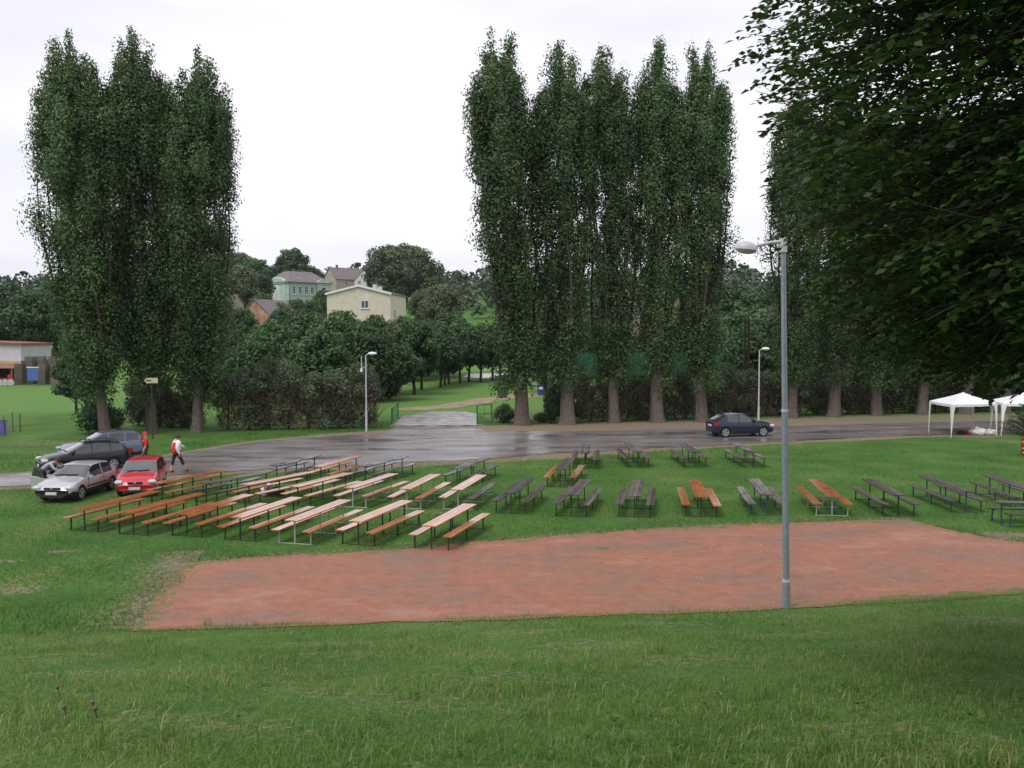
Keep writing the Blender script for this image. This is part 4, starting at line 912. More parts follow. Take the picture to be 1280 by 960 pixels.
suv = dict(L=4.45, W=1.74, wb=2.52, fo=.90, top=[(-2.22, .80), (-2.17, 1.0), (-2.10, 1.12), (-1.88, 1.56), (-.6, 1.62), (.10, 1.57), (.95, 1.10), (1.85, .98), (2.10, .80), (2.22, .60)],
           belt=[(-2.2, 1.10), (2.2, .98)], win=[(-1.85, -1.15), (-1.08, -.25), (-.18, .55)], ws=(.17, .93), rs=(-2.09, -1.90), lamp_z=.78, tail_z=1.0, tail_h=.32, handles=[-.95, -.05], seams=[-1.1, -.2, .72], grille_z=.76, tum=.24, mirror=M_greyblue)
fel = dict(L=3.86, W=1.64, wb=2.45, fo=.72, top=[(-1.93, .74), (-1.90, .95), (-1.78, 1.02), (-1.22, 1.36), (-.5, 1.42), (.05, 1.39), (.86, .96), (1.62, .84), (1.86, .70), (1.93, .55)],
           belt=[(-1.95, .94), (1.95, .88)], win=[(-1.10, -.42), (-.34, .42)], ws=(.12, .84), rs=(-1.76, -1.26), lamp_z=.68, tail_z=.80, handles=[-.85, -.02], seams=[-1.12, -.38, .62], grille_z=.66, tum=.30, mirror=M_navy)
def shifted(a, b, side, wid):
    a, b = Vector(a), Vector(b); d = (a - b).normalized(); n = Vector((-d.y, d.x)) * side * wid; return a + n, b + n
f, r_ = shifted(G(102, 626), G(139, 613.5), -1, .72); c1, i1 = car('silver hatchback with dark lower bumper and one door open, beside the red car', hatch3, f, r_, M_silver, M_plastic, .90)
f, r_ = shifted(G(196.5, 619), G(207, 607), -1, .71); c2, i2 = car('red hatchback parked nose on beside the silver one', hatch3b, f, r_, M_red, None, .88)
f, r_ = shifted(G(72, 593), G(146, 587), -1, .72); c3, i3 = car('black estate car with roof bars parked behind the silver hatchback', wagon, f, r_, M_black, None, .87)
for s in (-1, 1):
    MB().tube([(-1.55, s * .52, 1.50), (-1.4, s * .52, 1.55), (.05, s * .52, 1.55), (.2, s * .52, 1.48)], .02, 6).build('roof_rail', M_plastic, c3)
for x in (-1.1, -.2): MB().box(x, 0, 1.575, .05, 1.16, .035).build('roof_bar', M_plastic, c3)
f, r_ = shifted(G(97, 580), G(162, 575), -1, .72); c4, i4 = car('grey blue estate car parked on the far side of the black one', suv, f, r_, M_greyblue, M_plastic, .87)
for s in (-1, 1):
    MB().tube([(-1.75, s * .58, 1.58), (-1.65, s * .58, 1.65), (.0, s * .58, 1.64), (.1, s * .58, 1.58)], .02, 6).build('roof_rail', M_plastic, c4)
    MB().box(-2.14, s * .80, 1.0, .2, .16, .18).build('indicator', M_amber, c4, bevel=.03)
f, r_ = shifted(G(955, 546.5), G(906, 547.5), 1, .78); c5, i5 = car('navy blue hatchback parked on the road beneath the poplars', fel, f, r_, M_navy)
# open door of the silver car (right side, hinged at the front)
dr = empty('open_door', (0, 0, 0)); bpy.data.objects.remove(dr)
Md = Matrix.Translation((.78, -.86, 0)) @ Matrix.Rotation(R(62), 4, 'Z')
door = MB().prism([(0, .26), (-1.2, .26), (-1.25, .84), (-.02, .80)], Md @ Matrix.Rotation(math.pi / 2, 4, 'X'), .07).build('open_door', M_silver, c1, bevel=.015)
MB().prism([(-.30, .83), (-1.18, .85), (-.98, 1.27), (-.72, 1.25)], Md @ Matrix.Translation((0, -.02, 0)) @ Matrix.Rotation(math.pi / 2, 4, 'X'), .02).build('door_glass', M_glass, door)

# ------------------------------------------------------------------ people
M_skin = plain('skin', (0.50, 0.29, 0.20), 0.5, 0.08, 10); M_hair = plain('hair', (0.05, 0.033, 0.022), 0.7, 0.3, 30)
M_redc = plain('red_cloth', (0.55, 0.025, 0.035), 0.8, 0.15, 12); M_whitec = plain('white_cloth', (0.70, 0.68, 0.70), 0.8, 0.08, 12)
M_blackc = plain('black_cloth', (0.020, 0.019, 0.022), 0.85, 0.3, 12); M_greyc = plain('grey_cloth', (0.36, 0.37, 0.43), 0.85, 0.12, 12); M_jean = plain('dark_jeans', (0.035, 0.04, 0.06), 0.85, 0.2, 12)
def person(label, loc, rz, J, mats, hair_mat, cap=False, extra=None):
    """J: joints in metres, x = forward, y = left; body grown over them as one skin"""
    o = empty('person', loc, rz)
    vs, es, rd, bone_mat = [], [], [], []
    def v(p, r): vs.append(Vector(p)); rd.append(r); return len(vs) - 1
    def e(a, b, m): es.append((a, b)); bone_mat.append(m)
    pel = v(J['pelvis'], .135); waist = v(J['waist'], .125); chest = v(J['chest'], .155); neck = v(J['neck'], .062); hb = v(J['head'], .082); ht = v(Vector(J['head']) + Vector(J.get('headup', (0, 0, .12))), .078)
    fwd = Vector(J.get('face', (1, 0, 0))).normalized(); up = Vector(J.get('headup', (0, 0, .12))).normalized(); nose = v(Vector(J['head']) + fwd * .105 + up * .035, .016)
    T, S, LG, SK, SH, SL, UA = mats['top'], 'skin', mats['legs'], 'skin', mats['shoe'], mats['sleeve'], mats['upper']
    e(pel, waist, T); e(waist, chest, T); e(chest, neck, S); e(neck, hb, S); e(hb, ht, S); e(hb, nose, S)
    for s, sd in (('L', 1), ('R', -1)):
        kb = mats.get('bulk', 1.0); sh = v(J['sh' + s], .072 * kb); el = v(J['el' + s], .050 * kb ** 1.6); wr = v(J['wr' + s], .036 * kb ** 1.2); e(chest, sh, UA); e(sh, el, UA); e(el, wr, SL)
        d = (Vector(J['wr' + s]) - Vector(J['el' + s])).normalized(); lat = d.cross(Vector((0, 0, 1)) if abs(d.z) < .8 else Vector((1, 0, 0))).normalized(); nn = d.cross(lat)
        pm = v(Vector(J['wr' + s]) + d * .07, .030); e(wr, pm, S)
        for k, ln in enumerate((.065, .078, .083, .076)):
            b0 = Vector(J['wr' + s]) + d * .10 + lat * (k - 1.5) * .022; f0 = v(b0, .010); f1 = v(b0 + d * ln * .5 + nn * .008, .009); f2 = v(b0 + d * ln + nn * .028, .008); e(pm, f0, S); e(f0, f1, S); e(f1, f2, S)
        t0 = Vector(J['wr' + s]) + d * .045 + lat * -.045; th0 = v(t0, .012); th1 = v(t0 + d * .05 - lat * .02, .010); e(pm, th0, S); e(th0, th1, S)
        hp = v(J['hip' + s], .105); kn = v(J['kn' + s], .072); cf = v(Vector(J['kn' + s]).lerp(Vector(J['an' + s]), .35), .066); an = v(J['an' + s], .046); hl = v(Vector(J['an' + s]) + Vector((-.045, 0, -.045)), .042); to = v(J['to' + s], .040)
        e(pel, hp, LG); e(hp, kn, LG); e(kn, cf, LG); e(cf, an, mats.get('calf', LG)); e(an, hl, SH); e(an, to, SH)
    me = bpy.data.meshes.new('body'); me.from_pydata(vs, es, []); ob = link(bpy.data.objects.new('body', me))
    md = ob.modifiers.new('skin', 'SKIN'); md.use_smooth_shade = True
    for i, d in enumerate(me.skin_vertices[0].data): d.radius = (rd[i], rd[i]); d.use_root = (i == pel)
    k_ = mats.get('bulk', 1.0); me.skin_vertices[0].data[waist].radius = (.14 * k_, .125 * k_); me.skin_vertices[0].data[chest].radius = (.165 * k_, .13 * k_) ; me.skin_vertices[0].data[pel].radius = (.15, .125)
    sb = ob.modifiers.new('s', 'SUBSURF'); sb.levels = 2; sb.render_levels = 2
    dg = bpy.context.evaluated_depsgraph_get(); ev = bpy.data.meshes.new_from_object(ob.evaluated_get(dg)); bpy.data.objects.remove(ob)
    names = []; midx = []
    for m in bone_mat:
        if m not in names: names.append(m)
    A0 = np.array([vs[a] for a, b in es]); B0 = np.array([vs[b] for a, b in es]); D0 = B0 - A0; rad = np.array([(rd[a] + rd[b]) / 2 for a, b in es])
    for p in ev.polygons:
        c = np.array(p.center); t = np.clip(np.sum((c - A0) * D0, 1) / (np.sum(D0 * D0, 1) + 1e-9), 0, 1); ds = np.linalg.norm(A0 + D0 * t[:, None] - c, axis=1) - rad
        midx.append(names.index(bone_mat[int(np.argmin(ds))]))
    ev.materials.clear(); cm = {'skin': M_skin, 'red': M_redc, 'white': M_whitec, 'black': M_blackc, 'grey': M_greyc, 'jean': M_jean}
    for m in names: ev.materials.append(cm[m])
    ev.polygons.foreach_set('material_index', midx); ev.polygons.foreach_set('use_smooth', [True] * len(ev.polygons)); ev.name = 'body'
    link(bpy.data.objects.new('body', ev), o)
    # hair or cap, eyes, ears
    hc = Vector(J['head']) + up * .065; q = up.to_track_quat('Z', 'Y').to_matrix().to_4x4()
    Mh = Matrix.Translation(hc - fwd * .012) @ q
    prof = [(.104, -.055), (.110, -.01), (.106, .045), (.085, .09), (.05, .118), (.0, .126)] if not cap else [(.106, .015), (.108, .05), (.095, .09), (.06, .118), (.0, .126)]
    MB().lathe(prof, 14, Mh).build('cap' if cap else 'hair', cm['red'] if cap else hair_mat, o, smooth=60)
    if cap: MB().box(0, 0, 0, .10, .13, .015, 0, Matrix.Translation(hc + fwd * .13 + up * .02) @ q).build('cap_peak', cm['red'], o, bevel=.006)
    side = up.cross(fwd)
    for s in (-1, 1):
        MB().lathe([(.0, -.010), (.010, 0), (.0, .010)], 8, Matrix.Translation(hc + fwd * .086 + side * s * .034 - up * .005)).build('eye', M_hair, o)
        MB().lathe([(.005, -.03), (.016, -.01), (.018, .015), (.004, .03)], 8, Matrix.Translation(hc + side * s * .10 - up * .03)).build('ear', M_skin, o)
    if extra: extra(o)
    return tag(o, label, 'person')
def stand(**kw):
    J = dict(pelvis=(0, 0, .95), waist=(0, 0, 1.10), chest=(.01, 0, 1.30), neck=(0, 0, 1.48), head=(.02, 0, 1.56), shL=(0, .19, 1.42), shR=(0, -.19, 1.42), elL=(-.02, .25, 1.14), elR=(-.02, -.25, 1.14), wrL=(.08, .25, .92), wrR=(.08, -.25, .92),
             hipL=(0, .10, .90), hipR=(0, -.10, .90), knL=(.02, .11, .50), knR=(.02, -.11, .50), anL=(-.02, .11, .10), anR=(-.02, -.11, .10), toL=(.13, .13, .04), toR=(.13, -.13, .04)); J.update(kw); return J
# walking person in red and white jacket, striding along the road (to +x)
walk = stand(chest=(.04, 0, 1.31), neck=(.06, 0, 1.47), head=(.10, .0, 1.55), face=(1, .1, -.15), shL=(.04, .19, 1.41), shR=(.04, -.19, 1.41), elL=(.24, .27, 1.22), wrL=(.47, .27, 1.13), elR=(-.10, -.26, 1.16), wrR=(-.05, -.30, .93),
             knL=(-.12, .11, .52), anL=(-.22, .11, .11), toL=(-.08, .12, .04), knR=(.20, -.11, .53), anR=(.36, -.11, .13), toR=(.51, -.12, .07))
def jacket_panels(o):
    # red back panel of the jacket, over the white one
    me = MB(); n = 10; vs = []; fs = []
    for j in range(7):
        z = .93 + j * .075; rx = np.interp(z, [.93, 1.1, 1.3, 1.40], [.205, .21, .215, .165]); ry = np.interp(z, [.93, 1.1, 1.3, 1.40], [.20, .195, .21, .17]); cx = np.interp(z, [.93, 1.3, 1.45], [0, .04, .05])
        for k in range(n):
            a = math.pi * (.62 + .80 * k / (n - 1)) ; vs.append((cx + rx * math.cos(a), ry * math.sin(a), z))
    for j in range(6):
        for k in range(n - 1): a = j * n + k; fs.append((a, a + 1, a + n + 1, a + n))
    ob = me.add(vs, fs).build('jacket_back', M_redc, o, smooth=60); md = ob.modifiers.new('t', 'SOLIDIFY'); md.thickness = .02
x, y = G(221, 591.5); person('person walking on the road in red and white jacket and black shorts', (x, y, tz(x, y) + .012), R(48), walk, dict(top='white', upper='white', sleeve='white', legs='black', calf='skin', shoe='black', bulk=1.5), M_hair, extra=jacket_panels)
x, y = -17.0, 43.6; person('person in red cap, red shirt and black vest standing behind the red car', (x, y, tz(x, y) + .012), R(200), stand(elR=(-.06, -.27, 1.14), wrR=(.05, -.22, .93), face=(1, .5, -.1)), dict(top='black', upper='red', sleeve='skin', legs='jean', shoe='black', bulk=1.18), M_hair, cap=True)
bend = stand(pelvis=(-.15, 0, .95), waist=(-.03, 0, 1.06), chest=(.20, 0, 1.18), neck=(.36, 0, 1.26), head=(.44, 0, 1.29), headup=(.06, 0, .10), face=(.7, 0, -.7), shL=(.26, .19, 1.25), shR=(.26, -.19, 1.25), elL=(.42, .26, 1.03), elR=(.42, -.24, 1.03), wrL=(.62, .20, .95), wrR=(.62, -.18, .95), hipL=(-.15, .10, .90), hipR=(-.15, -.10, .90), knL=(-.06, .11, .50), knR=(-.06, -.11, .50), anL=(-.14, .11, .10), anR=(-.14, -.11, .10), toL=(.02, .13, .04), toR=(.02, -.13, .04))
cw = c1.matrix_basis @ Vector((-.05, -1.45, 0)); person('person in grey hooded top leaning in at the open door of the silver car', (cw.x, cw.y, tz(cw.x, cw.y) + .012), c1.rotation_euler.z + R(95), bend, dict(top='grey', upper='grey', sleeve='grey', legs='jean', shoe='black'), M_hair)

# ------------------------------------------------------------------ lamps
def dome(rx, ry, h, Mx, n=14, k=6, th=.02):
    vs, fs = [], []
    for j in range(k + 1):
        a = j / k * math.pi / 2
        for i in range(n): b = 2 * math.pi * i / n; vs.append(Mx @ Vector((rx * math.cos(a) * math.cos(b), ry * math.cos(a) * math.sin(b), h * math.sin(a))))
    for j in range(k):
        for i in range(n): p, q = j * n + i, j * n + (i + 1) % n; fs.append((p, q, q + n, p + n))
    fs.append(tuple(range(n - 1, -1, -1))); return vs, fs
x, y = G(983, 765); zb = tz(x, y); top = A(979, 303, y)
lp = empty('street_lamp', (x, y, zb)); Hh = top.z - zb; lean = (top.x - x) / Hh
def LP(z): return (lean * z, 0, z)
MB().tube([LP(-.2), LP(.62)], .088, 16).build('pole_base', M_steel, lp, smooth=40); MB().tube([LP(.60), LP(4.45)], [.076, .071], 16).build('pole', M_steel, lp, smooth=40)
MB().tube([LP(4.45), LP(Hh - .08)], [.066, .055], 16).build('pole_upper', M_steel, lp, smooth=40)
for z in (.62, 4.45): MB().tube([LP(z - .03), LP(z + .03)], .091 if z < 1 else .079, 16).build('collar', M_lightgrey, lp, smooth=40)
tx = lean * Hh
MB().tube([(tx, 0, Hh - .22), (tx, 0, Hh + .10)], .085, 12).build('pole_cap', M_lightgrey, lp, smooth=40); MB().tube([(tx + .02, 0, Hh + .02), (tx - .30, -.03, Hh - .01), (tx - .78, -.09, Hh - .13)], [.045, .04, .035], 10).build('arm', M_lightgrey, lp, smooth=40)
Mx = Matrix.Translation((tx - .84, -.10, Hh - .17)) @ Matrix.Rotation(R(6), 4, 'Y'); vs, fs = dome(.25, .16, .19, Mx); hd = MB().add(vs, fs).build('lamp_head', M_lightgrey, lp, smooth=50)
vs, fs = dome(.225, .14, -.08, Mx @ Matrix.Translation((0, 0, -.012))); MB().add(vs, fs).build('lens', M_lens, hd, smooth=50)
tag(lp, 'tall grey street lamp with short arm standing at the edge of the clay court', 'street lamp')
def small_lamp(px, py, ptop, label, sgn):
    x, y = G(px, py); zb = tz(x, y); h = A(px, ptop, y).z - zb; o = empty('street_lamp', (x, y, zb))
    MB().tube([(0, 0, -.1), (0, 0, 1.3)], .075, 10).build('pole_base', M_lightgrey, o, smooth=40); MB().tube([(0, 0, 1.3), (0, 0, h - .05)], [.055, .04], 10).build('pole', M_lightgrey, o, smooth=40)
    MB().tube([(0, 0, 1.27), (0, 0, 1.34)], .085, 10).build('collar', M_lightgrey, o, smooth=40)
    MB().tube([(0, 0, h - .08), (sgn * .12, 0, h + .02), (sgn * .30, 0, h + .05)], .03, 8).build('arm', M_lightgrey, o, smooth=40)
    Mx = Matrix.Translation((sgn * .42, 0, h + .03)); vs, fs = dome(.30, .15, .14, Mx); hd = MB().add(vs, fs).build('lamp_head', M_white_metal, o, smooth=50)
    vs, fs = dome(.26, .12, -.07, Mx @ Matrix.Translation((0, 0, -.012))); MB().add(vs, fs).build('lens', M_lens, hd, smooth=50)
    tag(o, label, 'street lamp'); return o, h
o, h = small_lamp(458, 540, 443, 'short pale street lamp at the hedge end beside the bridge slab', 1)
MB().tube([(-.28, -.05, h - .95), (-.28, -.05, h - .1)], .03, 8).build('antenna', M_lightgrey, o); MB().box(-.28, -.05, h - 1.02, .16, .14, .22).build('control_box', M_white_metal, o, bevel=.02); MB().tube([(-.28, -.05, h - .85), (0, 0, h - .85)], .015, 6).build('bracket', M_lightgrey, o)
small_lamp(948, 533, 437, 'short pale street lamp behind the navy hatchback', 1)

# ------------------------------------------------------------------ gazebos
def gazebo(c4_, label, eave=2.02, peak=2.62):
    cx = sum(p[0] for p in c4_) / 4; cy = sum(p[1] for p in c4_) / 4; o = empty('gazebo', (cx, cy, tz(cx, cy)))
    c = [Vector((p[0] - cx, p[1] - cy, 0)) for p in c4_]; up = Vector((0, 0, 1)); pk = Vector((0, 0, peak)); n = 8
    m = MB(); vs = []; fs = []
    for k in range(4):
        a, b = c[k] + up * eave, c[(k + 1) % 4] + up * eave; base = len(vs)
        for j in range(n + 1):
            t = j / n; sag = 1 - .10 * math.sin(math.pi * t)
            for i in range(n + 1):
                e_ = a.lerp(b, i / n); p = e_.lerp(pk, t); p.z = eave + (peak - eave) * (t ** 1.0) * sag - .03 * math.sin(math.pi * i / n) * (1 - t); vs.append(p)
        for j in range(n):
            for i in range(n): q = base + j * (n + 1) + i; fs.append((q, q + 1, q + n + 2, q + n + 1))
    cp = m.add(vs, fs).build('canopy', M_white_cloth, o, smooth=30)
    for k in range(4):
        a, b = c[k], c[(k + 1) % 4]; m = MB(); vs = []; fs = []
        for i in range(9):
            p = a.lerp(b, i / 8); s = .03 * math.sin(math.pi * i / 8); vs += [p + up * (eave - s), p + up * (eave - .14 - s - .02 * (i % 2))]
        for i in range(8): fs.append((2 * i, 2 * i + 1, 2 * i + 3, 2 * i + 2))
        v = m.add(vs, fs).build('valance', M_white_cloth, o); md = v.modifiers.new('t', 'SOLIDIFY'); md.thickness = .006
        lg = MB().tube([a * 1.01 + up * -.02, a * .985 + up * (eave - .02)], .022, 8).build('leg', M_white_metal, o, smooth=40)
        # white cloth sleeve wrapped round the leg, widest at the eave
        d1 = (b - a).normalized(); d0 = (c[(k - 1) % 4] - a).normalized(); m = MB(); vs = []
        for z, w in ((eave - .05, .30), (eave - .6, .17), (.25, .05)): vs += [a * 1.012 + d0 * w + up * z, a * 1.012 + up * z, a * 1.012 + d1 * w + up * z]
        fs = [(0, 1, 4, 3), (1, 2, 5, 4), (3, 4, 7, 6), (4, 5, 8, 7)]; sl = m.add(vs, fs).build('leg_cloth', M_white_cloth, o); md = sl.modifiers.new('t', 'SOLIDIFY'); md.thickness = .008
    MB().tube([(0, 0, peak - .5), (0, 0, peak - .01)], .02, 8).build('centre_pole', M_white_metal, o)
    return tag(o, label, 'gazebo')
a, b, c, d = G(1189, 547.5), G(1161, 540.5), G(1216, 536.5), G(1245.5, 545)
gazebo([a, d, c, b], 'white gazebo tent with all legs in view, a bundle lying under it')
gazebo([(d[0] + .25, d[1] - .1), (33.1, 56.6), (34.2, 59.6), (d[0] + 1.2, d[1] + 3.1)], 'white gazebo tent next to the small pine in the red barrel', 2.02, 2.72)
def lump(name, mats, x, y, sx, sy, sz, seed, label, cat):
    r = np.random.default_rng(seed); o = empty(name, (x, y, tz(x, y) - .01)); 
    for k, (mt, nm, off, sc) in enumerate(mats):
        bm = bmesh.new(); bmesh.ops.create_icosphere(bm, subdivisions=3, radius=1)
        ph = r.random(6) * 6
        for v in bm.verts:
            c = v.co; f = 1 + .22 * math.sin(c.x * 5 + ph[0]) * math.cos(c.y * 4 + ph[1]) + .12 * math.sin(c.z * 9 + ph[2] + c.x * 6); v.co = Vector((c.x * sx * sc * f + off[0], c.y * sy * sc * f + off[1], max(0, (c.z * .6 + .45) * sz * sc * f)))
        m = bpy.data.meshes.new(nm); bm.to_mesh(m); bm.free(); m.materials.append(mt); m.polygons.foreach_set('use_smooth', [True] * len(m.polygons)); link(bpy.data.objects.new(nm, m), o)
    return tag(o, label, cat)
x, y = G(1222, 544); lump('bundle', [(M_whitec, 'white_cloth', (0, 0), 1.0), (M_whitec, 'cloth_fold', (.8, .1), .8), (M_blackc, 'dark_bag', (-.9, .3), .55), (M_redc, 'red_cloth', (-.3, .35), .6)], x, y, .5, .4, .42, 4, 'crumpled white and red cloth bundle lying under the gazebo', 'bundle')
# crate with a white bag under a bench
x, y = G(344, 620); o = empty('black_crate', (x, y, tz(x, y)), .5)
for s in (-1, 1): MB().box(s * .30, 0, .16, .03, .40, .30).build('crate_side', M_plastic, o); MB().box(0, s * .20, .16, .57, .03, .30).build('crate_side', M_plastic, o)
MB().box(0, 0, .03, .57, .37, .03).build('crate_floor', M_plastic, o); tag(o, 'black plastic crate on the grass under a picnic bench', 'crate')
x2, y2 = G(334, 620); lump('plastic_bag', [(M_whitec, 'bag', (0, 0), 1), (M_whitec, 'bag_fold', (.25, 0), .6)], x2, y2, .22, .18, .42, 9, 'white plastic bag beside the black crate under a picnic bench', 'bag')
# red barrel with a small pine
x, y = G(1284, 570); zb = tz(x, y); M_barrel = plain('red_barrel_paint', (0.42, 0.035, 0.025), 0.45, 0.35, 5.0)
o = empty('red_barrel', (x, y, zb)); 
pr = [(.27, 0), (.29, .02), (.285, .28), (.30, .30), (.285, .32), (.285, .58), (.30, .60), (.285, .62), (.285, .88), (.295, .90), (.25, .90), (.25, .82)]
MB().lathe(pr, 22).build('drum', M_barrel, o, smooth=40)
for z in (.30, .60, .89): MB().lathe([(.297, z - .015), (.308, z), (.297, z + .015)], 22).build('hoop', M_barrel, o, smooth=60)
for k, (a0, z, wd, hh) in enumerate([(-2.6, .74, .16, .06), (-2.55, .40, .20, .05), (-2.7, .17, .10, .05)]):
    MB().box(.292 * math.cos(a0), .292 * math.sin(a0), z, .012, wd, hh, a0).build('paint_mark', M_whitec, o)
MB().lathe([(.245, .78), (.245, .80), (.0, .81)], 18).build('soil', M_darkbark, o); tag(o, 'red steel barrel with white marks, planted with a small pine', 'barrel')
def pine(x, y, z, H, Rm, n, label, seed, nl=.16, name='small_pine'):
    r = np.random.default_rng(seed); o = empty(name, (x, y, z)); w = NB(); L = NB(); w.add(*np_tube(np.array([[0, 0, -.05], [.03, 0, H * .5], [0, .03, H * .95]]), [.06 * H / 2, .04 * H / 2, .01], 8))
    Cc, Ax = [], []
    for k in range(n):
        h = H * (.04 + .92 * (k / n)); az = k * 2.4; ln = Rm * (1 - .85 * (h / H)) * r.uniform(.75, 1.1) + .08; d = np.array([math.cos(az), math.sin(az), .35]); P = np.array([[0, 0, h], d * ln * .5 + [0, 0, h], d * ln + [0, 0, h + .15 * ln]]); w.add(*np_tube(P, [.015 * H / 2, .01 * H / 2, .004], 4))
        m = int(150 * ln / Rm) + 30; u = r.uniform(.15, 1.05, m); ax = d * .6 + r.normal(0, .6, (m, 3)) + np.array([0, 0, .25]); ax /= np.linalg.norm(ax, axis=1)[:, None]; Cc.append(np.array([0, 0, h]) + d[None, :] * (ln * u)[:, None] + ax * nl * .5); Ax.append(ax)
    C = np.concatenate(Cc); AX = np.concatenate(Ax); m = len(C); V, Fq = leaf_quads(C, nl * (.7 + .6 * r.random(m)), r, aspect=.10, axis=AX * 6); L.add(V, Fq, np.repeat(np.clip(r.normal(.45, .2, m), 0, 1), 4))
    inst('trunk', w.mesh('trunk', M_darkbark, True), o); inst('crown', L.mesh('crown', M_needle), o); return tag(o, label, 'pine')
pine(x + .0, y, zb + .82, 1.85, 1.35, 46, 'small bushy dark pine growing out of the red barrel', 8, .17)

# ------------------------------------------------------------------ railings, sign, fence bits beyond the road
def railing(p0, p1, h, label, bars):
    p0, p1 = Vector((*p0, 0)), Vector((*p1, 0)); o = empty('bridge_railing', ((p0 + p1) / 2) + Vector((0, 0, tz(*((p0 + p1) / 2)[:2])))); c = (p0 + p1) / 2; a, b = p0 - c, p1 - c; up = Vector((0, 0, 1))
    for q in (a, b): MB().tube([q - up * .1, q + up * h], .05, 8).build('post', M_fence_green, o, smooth=40)
    for z in (h - .03, h * .55, .15): MB().tube([a + up * z, b + up * z], .03, 6).build('rail', M_fence_green, o, smooth=40)
    for k in range(1, bars): q = a.lerp(b, k / bars); MB().tube([q + up * .15, q + up * (h - .03)], .014, 6).build('bar', M_fence_green, o)
    tag(o, label, 'railing')
railing(G(490, 533), G(497.5, 523), 1.25, 'green railing on the hedge side of the bridge slab', 7)
railing(G(596.5, 532.5), G(614.5, 531), 1.45, 'green railing on the poplar side of the bridge slab', 2)
# arrow sign
x, y = G(189, 541); y -= 3.8; x = (189 - CX) / F * y; zb = tz(x, y); M_cream = plain('cream_board', (0.50, 0.46, 0.30), 0.6, 0.15, 8)
s_top = A(188, 471, y).z - zb; o = empty('arrow_sign', (x, y, zb)); MB().tube([(0, 0, -.1), (0, 0, s_top)], .045, 8).build('post', M_darkbark, o)
zc = s_top - .22; Mz = Matrix.Translation((0, -.05, zc)) @ Matrix.Rotation(math.pi / 2, 4, 'X')
MB().prism([(-.42, 0), (-.28, .16), (.40, .16), (.40, -.16), (-.28, -.16)], Mz, .03).build('board', M_cream, o)
MB().prism([(-.33, 0), (-.24, .065), (-.24, .035), (.02, .035), (.02, -.035), (-.24, -.035), (-.24, -.065)], Matrix.Translation((0, -.081, zc)) @ Matrix.Rotation(math.pi / 2, 4, 'X'), .004).build('arrow_mark', M_legg, o)
tag(o, 'cream arrow shaped signboard on a thin dark post under the poplars', 'sign')
# wooden barrel, blue bin, mesh fence
x, y = G(628, 498); o = empty('wooden_barrel', (x, y, tz(x, y)))
MB().lathe([(.40, 0), (.48, .25), (.50, .55), (.48, .85), (.40, 1.1), (.36, 1.1), (.36, 1.02)], 20).build('staves', M_crate, o, smooth=40)
for z, q in ((.12, .445), (.38, .495), (.75, .497), (.98, .445)): MB().lathe([(q, z - .03), (q + .012, z), (q, z + .03)], 20).build('hoop', M_plastic, o)
tag(o, 'brown wooden barrel on the grass beside the earth track', 'barrel')
M_bluep = plain('blue_plastic', (0.03, 0.06, 0.26), 0.45, 0.2, 6)
x, y = G(676, 495); o = empty('blue_bin', (x, y, tz(x, y))); MB().prism([(-.30, 0), (.30, 0), (.36, 1.0), (-.36, 1.0)], Matrix.Translation((0, .3, 0)) @ Matrix.Rotation(math.pi / 2, 4, 'X'), .6).build('bin_body', M_bluep, o, bevel=.03)
MB().box(0, 0, 1.04, .78, .7, .08).build('lid', M_bluep, o, bevel=.03); MB().box(0, -.33, .75, .4, .02, .25).build('sticker', M_whitec, o)
for s in (-1, 1): MB().lathe([(.03, -.03), (.09, -.03), (.09, .03), (.03, .03)], 12, Matrix.Translation((s * .28, .3, .09)) @ Matrix.Rotation(math.pi / 2, 4, 'Y')).build('wheel', M_rubber, o)
tag(o, 'blue wheeled bin beside the mesh fence beyond the poplars', 'bin')
M_net = plain('green_mesh_wire', (0.05, 0.12, 0.08), 0.6, 0.2, 4)
fp = [Vector((*G(694, 506), 0)), Vector((*G(681, 489), 0))]; o = empty('mesh_fence', (fp[0].x, fp[0].y, tz(fp[0].x, fp[0].y)))
for k in range(7):
    q = (fp[1] - fp[0]) * (k / 6); MB().tube([q - Vector((0, 0, .1)), q + Vector((0, 0, 2.6))], .05, 8).build('post', M_fence_green, o, smooth=40)
m = MB()
for k in range(60): q = (fp[1] - fp[0]) * (k / 59); m.tube([q + Vector((.0, 0, .05)), q + Vector((0, 0, 2.5))], .012, 4, False)
for k in range(14): z = .1 + k * .18; m.tube([Vector((0, 0, z)), (fp[1] - fp[0]) + Vector((0, 0, z))], .012, 4, False)
tag(m.build('wire_mesh', M_net, o), kind='stuff'); tag(o, 'green mesh fence with posts running away from the second poplar', 'fence')
# tennis screen
M_screen = plain('green_windscreen', (0.02, 0.12, 0.06), 0.8, 0.15, 1.5)
x0, y0 = (705 - CX) / F * 86, 86; x1, y1 = (975 - CX) / F * 92, 92; o = empty('tennis_screen', (x0, y0, tz(x0, y0))); dv = Vector((x1 - x0, y1 - y0, 0)); up = Vector((0, 0, 1)); npn = 8
for k in range(npn):
    a, b = dv * (k / npn), dv * ((k + 1) / npn); m = MB(); vs = []; fs = []
    for i in range(7):
        p = a.lerp(b, .02 + .96 * i / 6); w = Vector((0, .05 * math.sin(i * 1.7 + k), 0)); vs += [p + up * 2.4 + w, p + up * 4.55]
    for i in range(6): fs.append((2 * i, 2 * i + 2, 2 * i + 3, 2 * i + 1))
    sc = m.add(vs, fs).build('screen_panel', M_screen, o); md = sc.modifiers.new('t', 'SOLIDIFY'); md.thickness = .01
for k in range(npn + 1): p = dv * (k / npn); MB().tube([p - up * .2, p + up * 4.6], .05, 8).build('post', M_fence_green, o, smooth=40)
